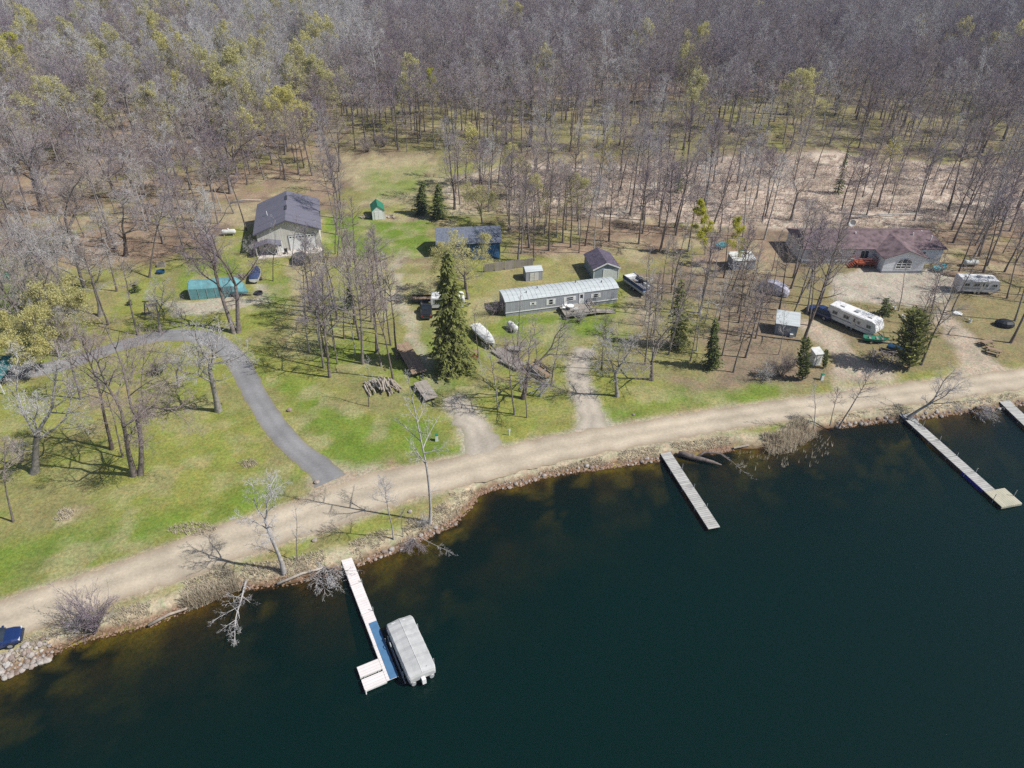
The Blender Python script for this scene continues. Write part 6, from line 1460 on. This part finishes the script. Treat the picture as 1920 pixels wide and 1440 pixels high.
while y < 760:
    step = 4.3 if y < 300 else (5.0 if y < 420 else 6.2)
    half = .78 * (y * cP + CH * sP) + 14
    x = -half
    while x < half:
        xx = x + fr.uniform(-.48, .48) * step; yy = y + fr.uniform(-.48, .48) * step
        x += step
        py = 720 - CF * (yy * sP - CH * cP) / (yy * cP + CH * sP); px = 960 + CF * xx / (yy * cP + CH * sP)
        lim = 205 if px < 640 else 200
        if py > 475 and not px > 1700: continue
        if py > lim:
            dn = next((d_ for P_, d_ in INFILL if inside(xx, yy, P_)), 0)
            if fr.random() > dn or not clear(xx, yy): continue
        if any((xx - a) ** 2 + (yy - b) ** 2 < 7 for a, b in sites if abs(b - yy) < 3) or any((xx - a) ** 2 + (yy - b) ** 2 < 9 for a, b in TREE_SITES if abs(b - yy) < 3): continue
        den = .97 - (.2 if py > 150 and 1000 < px < 1900 else 0) - .5 * max(0, .42 - vnoise(np.array([xx]), np.array([yy]), 17, 404)[0]) / .42
        if fr.random() > den: continue
        u_ = vnoise(np.array([xx]), np.array([yy]), 34, 303)[0]
        r_ = fr.random()
        pale = .17 + (.55 if 380 < px < 680 and 10 < py < 190 else 0) + (.5 if u_ > .74 else 0) + (.35 if 1330 < px < 1480 and py < 60 else 0)
        yel = .015 + (.13 if px < 660 and 70 < py < 330 else 0) + (.10 if 950 < px < 1150 and py > 290 else 0) + (.08 if vnoise(np.array([xx]), np.array([yy]), 26, 505)[0] > .83 else 0)
        if r_ < pale: kd = fr.choice((8, 9))
        elif r_ < pale + yel: kd = 10
        elif r_ > .988: kd = 11
        elif u_ < .35: kd = fr.choice((0, 1, 2, 12))
        elif u_ < .6: kd = fr.choice((3, 4, 5, 6))
        else: kd = fr.choice((0, 3, 6, 7, 12, 12))
        pts.append((xx, yy, 0)); kind.append(kd); scl.append((.72 if py > 300 else 1) * fr.choice((fr.uniform(.6, .9), fr.uniform(.8, 1.15), fr.uniform(.95, 1.3)))); rot.append(fr.uniform(0, 6.28))
    y += step
me = bpy.data.meshes.new('far_woods'); me.from_pydata(pts, [], [])
for nme, typ, arr in (('kind_id', 'INT', kind), ('size', 'FLOAT', scl), ('turn', 'FLOAT', rot)):
    at_ = me.attributes.new(nme, typ, 'POINT'); at_.data.foreach_set('value', arr)
fw = bpy.data.objects.new('far_woods', me); COL.objects.link(fw)
tag(fw, 'mass of bare grey purple trees filling the far woods to the top of the view', 'woods', None, 'stuff')
ng = bpy.data.node_groups.new('far_woods', 'GeometryNodeTree')
ng.interface.new_socket('Geometry', in_out='INPUT', socket_type='NodeSocketGeometry'); ng.interface.new_socket('Geometry', in_out='OUTPUT', socket_type='NodeSocketGeometry')
gi = ng.nodes.new('NodeGroupInput'); go = ng.nodes.new('NodeGroupOutput')
ci = ng.nodes.new('GeometryNodeCollectionInfo'); ci.inputs['Collection'].default_value = fcol; ci.inputs['Separate Children'].default_value = True; ci.inputs['Reset Children'].default_value = True
ip = ng.nodes.new('GeometryNodeInstanceOnPoints'); ip.inputs['Pick Instance'].default_value = True
def named(n_, t_):
    a_ = ng.nodes.new('GeometryNodeInputNamedAttribute'); a_.data_type = t_; a_.inputs['Name'].default_value = n_; return a_.outputs['Attribute']
cx_ = ng.nodes.new('ShaderNodeCombineXYZ'); ng.links.new(named('turn', 'FLOAT'), cx_.inputs['Z'])
ng.links.new(gi.outputs[0], ip.inputs['Points']); ng.links.new(ci.outputs[0], ip.inputs['Instance']); ng.links.new(named('kind_id', 'INT'), ip.inputs['Instance Index']); ng.links.new(cx_.outputs[0], ip.inputs['Rotation']); ng.links.new(named('size', 'FLOAT'), ip.inputs['Scale'])
ng.links.new(ip.outputs[0], go.inputs[0])
fw.modifiers.new('wood', 'NODES').node_group = ng
print('far trees', len(pts), 'tris', [len(T.cf) for T, _, _ in FK][:12], 'woods', len(sites))

# ================================================================ GRASSES, REEDS, STONES
def tufts(name, label, cat, P, hmin, hmax, wmin, spread, m, seed, blades=4, zf=None):
    rg = np.random.RandomState(seed); n = len(P); P = np.array(P)
    z = np.zeros(n) if zf is None else zf(P[:, 0], P[:, 1])
    b = np.repeat(np.stack([P[:, 0], P[:, 1], z], 1), blades, 0); N_ = len(b)
    b[:, :2] += rg.randn(N_, 2) * .10
    a = rg.rand(N_) * 6.28; h = rg.uniform(hmin, hmax, N_); w = wmin * (1 + rg.rand(N_)); l = rg.rand(N_) * spread
    dx = np.stack([np.cos(a), np.sin(a), 0 * a], 1); tx = np.stack([-np.sin(a), np.cos(a), 0 * a], 1)
    tip = b + dx * (h * l)[:, None] + np.stack([0 * h, 0 * h, h * np.sqrt(np.clip(1 - l * l * .8, .1, 1))], 1)
    co = np.stack([b - tx * w[:, None], b + tx * w[:, None], tip], 1).reshape(-1, 3)
    q = np.arange(N_ * 3).reshape(-1, 3)
    return tag(link(name, raw_mesh(name, co, q, [m], smooth=False)), label, cat, None, 'stuff')
rg = np.random.RandomState(77)
Pm = GP([(845, 338), (960, 312), (1110, 318), (1300, 309), (1400, 296), (1560, 291), (1700, 306), (1990, 322), (1990, 410), (1750, 424), (1480, 428), (1180, 410), (1050, 396), (860, 396)])
xs = rg.uniform(-18, 150, 60000); ys = rg.uniform(130, 190, 60000)
s_ = poly_sd(xs, ys, Pm) + 5 * (fnoise(xs, ys, 5, 12) - .5); k_ = (s_ > 0) & (fnoise(xs, ys, 3.2, 19) > .36)
tufts('marsh_grass', 'matted dry tan grass of the marsh', 'marsh grass', np.stack([xs[k_], ys[k_]], 1)[:26000], .35, .9, .03, 1.1, M['marshgrass'], 5, 3)
def along_shore(a, b, n, d0, d1, seed):
    r_ = np.random.RandomState(seed); i0 = next(i for i, p in enumerate(SHORE) if p[0] >= a); seg = [p for p in SHORE if a <= p[0] <= b]
    S = np.array(GP(seg, WL)); cs = np.r_[0, np.cumsum(np.hypot(*np.diff(S, axis=0).T))]; t = r_.uniform(0, cs[-1], n)
    X = np.interp(t, cs, S[:, 0]); Y = np.interp(t, cs, S[:, 1]); e = .3
    tx = np.interp(np.minimum(t + e, cs[-1]), cs, S[:, 0]) - np.interp(np.maximum(t - e, 0), cs, S[:, 0]); ty = np.interp(np.minimum(t + e, cs[-1]), cs, S[:, 1]) - np.interp(np.maximum(t - e, 0), cs, S[:, 1])
    l = np.hypot(tx, ty) + 1e-9; d = r_.uniform(d0, d1, n)
    return np.stack([X - ty / l * d, Y + tx / l * d], 1)
zfun = lambda x, y: ground_z(x, y)[0]
P1 = np.concatenate([along_shore(0, 320, 700, .7, 2.4, 1), along_shore(300, 460, 750, .2, 3.0, 2), along_shore(450, 640, 700, .5, 2.6, 3), along_shore(660, 940, 1500, .4, 2.8, 4), along_shore(910, 1250, 1200, .4, 2.0, 5), along_shore(1250, 1400, 350, .5, 1.8, 6), along_shore(1570, 2000, 450, .8, 1.8, 7)])
P1 = P1[fnoise(P1[:, 0], P1[:, 1], 2.5, 55) > .42]
P1 = P1[poly_sd(P1[:, 0], P1[:, 1], road_poly) < -.5]
tufts('shore_grass', 'dry tan grass fringing the lake bank', 'bank grass', P1, .15, .45, .025, 1.08, M['reed'], 8, 4, zfun)
P2 = np.concatenate([along_shore(1400, 1530, 650, -1.0, 2.0, 9), along_shore(330, 450, 700, -.2, .8, 10)])
tufts('cattails', 'pale dead cattails bent at the water edge', 'cattails', P2, .5, 1.3, .03, 1.0, M['reed'], 11, 4, lambda x, y: np.maximum(zfun(x, y), WL - .1))
P3 = along_shore(1340, 1560, 75, -4.0, -.6, 12)
tufts('reed_stubble', 'scattered dead reed stalks standing in the shallow water', 'reeds', P3, .5, 1.0, .03, .5, M['reed'], 13, 2, lambda x, y: np.full(x.shape, WL - .1))
for (p, n_, rx, ry, lb, m_) in (((362, 992), 260, 2.6, .9, 'dry weed clump on the roadside verge above the gravel road', 'reed'), ((466, 870), 110, 1.1, .8, 'dead flower clump in a round bed on the lawn', 'reed'), ((122, 966), 150, 1.0, .9, 'patch of loose straw on the lawn', 'reed')):
    c = G(*p); r_ = np.random.RandomState(n_); a = r_.rand(n_) * 6.28; q = np.sqrt(r_.rand(n_))
    tufts('grass_clump', lb, 'grass clump', np.stack([c[0] + rx * q * np.cos(a), c[1] + ry * q * np.sin(a)], 1), .12, .55, .025, .9, M[m_], n_, 3)['kind'] = 'thing'
# stones: 300 of them as things, the fine rubble as one mass
rocks = []
for k in range(8):
    r_ = random.Random(600 + k); mb = MB(); mb.ball((0, 0, 0), 1, 9, 6)
    mb.v = [tuple(c * (1 + .32 * (r_.random() - .5)) for c in v) for v in mb.v]
    me = mb.mesh('boulder', [M['rock']]); fix_normals(me); rocks.append(me)
def stones(P, r0, r1, label, group, seed):
    r_ = random.Random(seed)
    for (x, y) in P:
        o = bpy.data.objects.new('boulder', rocks[r_.randrange(8)]); COL.objects.link(o)
        s = r0 + (r1 - r0) * r_.random() ** 2 * 1.5; o.scale = (s * r_.uniform(.9, 1.3), s * r_.uniform(.8, 1.1), s * r_.uniform(.6, .85)); o.rotation_euler = (r_.uniform(-.3, .3), r_.uniform(-.3, .3), r_.uniform(0, 6.28))
        z_ = float(ground_z(np.array([x]), np.array([y]))[0][0]); o.location = (x, y, max(z_, WL - .15) + s * .25)
        tag(o, label, 'boulder', group)
def spaced(P, gap):
    out = []
    for p in P:
        if all((p[0] - a[0]) ** 2 + (p[1] - a[1]) ** 2 > gap * gap for a in out): out.append(p)
    return out
stones(spaced(along_shore(-10, 125, 1200, -.5, 1.7, 21), .34)[:140], .16, .31, 'pale rounded boulder in the rock bank below the dark blue car at the left edge', 'boulders of the left rock bank', 1)
stones(spaced(along_shore(655, 870, 500, -.15, .5, 22), .45)[:60], .13, .26, 'reddish brown stone along the waterline right of the pale dock', 'stones right of the pale dock', 2)
stones(spaced(along_shore(905, 1245, 500, -.15, .5, 23), .5)[:55], .13, .25, 'small pale stone along the waterline left of the middle dock', 'stones left of the middle dock', 3)
stones(spaced(along_shore(1570, 1990, 500, -.2, .6, 24), .55)[:65], .15, .3, 'brown stone along the waterline beside the right hand docks', 'stones by the right hand docks', 4)
for p, s, lb in (((543, 770), .38, 'single white rock on the lawn left of the red trunked aspens and asphalt drive'), ((590, 1014), .3, 'single pale rock on the lakeside verge above the pale dock'), ((594, 905), .35, 'pale rock at the mouth of the asphalt drive'), ((1188, 778), .2, 'small white rock on the verge right of the dirt drive'), ((769, 960), .25, 'round grey rock in the grass between the two grey bank trees')):
    stones([G(*p)], s, s * 1.1, lb, None, 9)
    bpy.context.scene.collection.objects[-1]['group'] = '' if False else 'single rocks'
P4 = np.concatenate([along_shore(-10, 640, 700, -.35, .7, 31), along_shore(650, 1260, 1400, -.3, .5, 32), along_shore(1270, 1400, 350, -.3, .6, 34), along_shore(1560, 1995, 700, -.3, .6, 33)])
r_ = np.random.RandomState(3); ico = np.array([(1, 0, -.2), (.3, .9, 0), (-.8, .6, -.1), (-.8, -.6, .1), (.3, -.95, 0), (0, 0, .8)]); fi = np.array([(0, 1, 5), (1, 2, 5), (2, 3, 5), (3, 4, 5), (4, 0, 5)])
zz = np.maximum(zfun(P4[:, 0], P4[:, 1]), WL - .1); sc = r_.uniform(.06, .19, len(P4)); an = r_.rand(len(P4)) * 6.28
V = ico[None] * sc[:, None, None] * r_.uniform(.7, 1.3, (len(P4), 6, 3)); ca, sa = np.cos(an)[:, None], np.sin(an)[:, None]
V = np.stack([V[..., 0] * ca - V[..., 1] * sa, V[..., 0] * sa + V[..., 1] * ca, V[..., 2]], -1) + np.stack([P4[:, 0], P4[:, 1], zz], 1)[:, None]
tag(link('shore_rubble', raw_mesh('shore_rubble', V.reshape(-1, 3), (fi[None] + 6 * np.arange(len(P4))[:, None, None]).reshape(-1, 3), [mat('rubble', (.25, .165, .115), .95, .5, 5)], smooth=False)), 'small brown rubble along the waterline', 'rubble', None, 'stuff')

# ================================================================ LIGHT, AIR, CAMERA
SUN_EL, SUN_AZ = R(48), R(-13)               # direction towards the sun, measured from +x towards +y
to_sun = Vector((math.cos(SUN_EL) * math.cos(SUN_AZ), math.cos(SUN_EL) * math.sin(SUN_AZ), math.sin(SUN_EL)))
sl = bpy.data.lights.new('sun', 'SUN'); sl.energy = 5.0; sl.angle = R(0.5); sl.color = (1.0, 0.98, 0.94)
so = bpy.data.objects.new('sun', sl); COL.objects.link(so); so.rotation_euler = to_sun.to_track_quat('Z', 'Y').to_euler(); so.location = (60, -20, 120)
wd_ = bpy.data.worlds.new('World'); scene.world = wd_; wd_.use_nodes = True
nt = wd_.node_tree; bg = nt.nodes['Background']
sk = nt.nodes.new('ShaderNodeTexSky'); sk.sky_type = 'NISHITA'; sk.sun_disc = False; sk.sun_elevation = SUN_EL; sk.sun_rotation = PI / 2 - SUN_AZ
nt.links.new(sk.outputs[0], bg.inputs['Color']); bg.inputs['Strength'].default_value = 0.08
hz = MB().box(-620, 620, -60, 860, -5.8, 60.5).build('haze', [], None)
hm = bpy.data.materials.new('haze'); hm.use_nodes = True; hn = hm.node_tree; hn.nodes.clear()
ho = hn.nodes.new('ShaderNodeOutputMaterial'); pv = hn.nodes.new('ShaderNodeVolumePrincipled'); pv.inputs['Color'].default_value = (0.62, 0.72, 1.0, 1); pv.inputs['Density'].default_value = 0.0002; pv.inputs['Anisotropy'].default_value = 0.2
hn.links.new(pv.outputs[0], ho.inputs['Volume']); hz.data.materials.append(hm); tag(hz, 'thin bluish spring haze over the woods', 'haze', None, 'stuff')
cam = bpy.data.cameras.new('camera'); cam.sensor_width = 36; cam.lens = 36 * CF / 1920; cam.clip_end = 3000; cam.clip_start = 1
co_ = bpy.data.objects.new('camera', cam); COL.objects.link(co_); co_.location = (0, 0, CH); co_.rotation_euler = (PI / 2 - CP, 0, 0)
scene.camera = co_
vs = scene.view_settings; vs.view_transform = 'Standard'; vs.look = 'None'; vs.gamma = 1; vs.use_curve_mapping = False; vs.exposure = 0.10
cy = scene.cycles; cy.use_denoising = False
cy.volume_bounces = 0; cy.max_bounces = 4; cy.diffuse_bounces = 2; cy.glossy_bounces = 2; cy.transmission_bounces = 2; cy.transparent_max_bounces = 8
scene.render.film_transparent = False
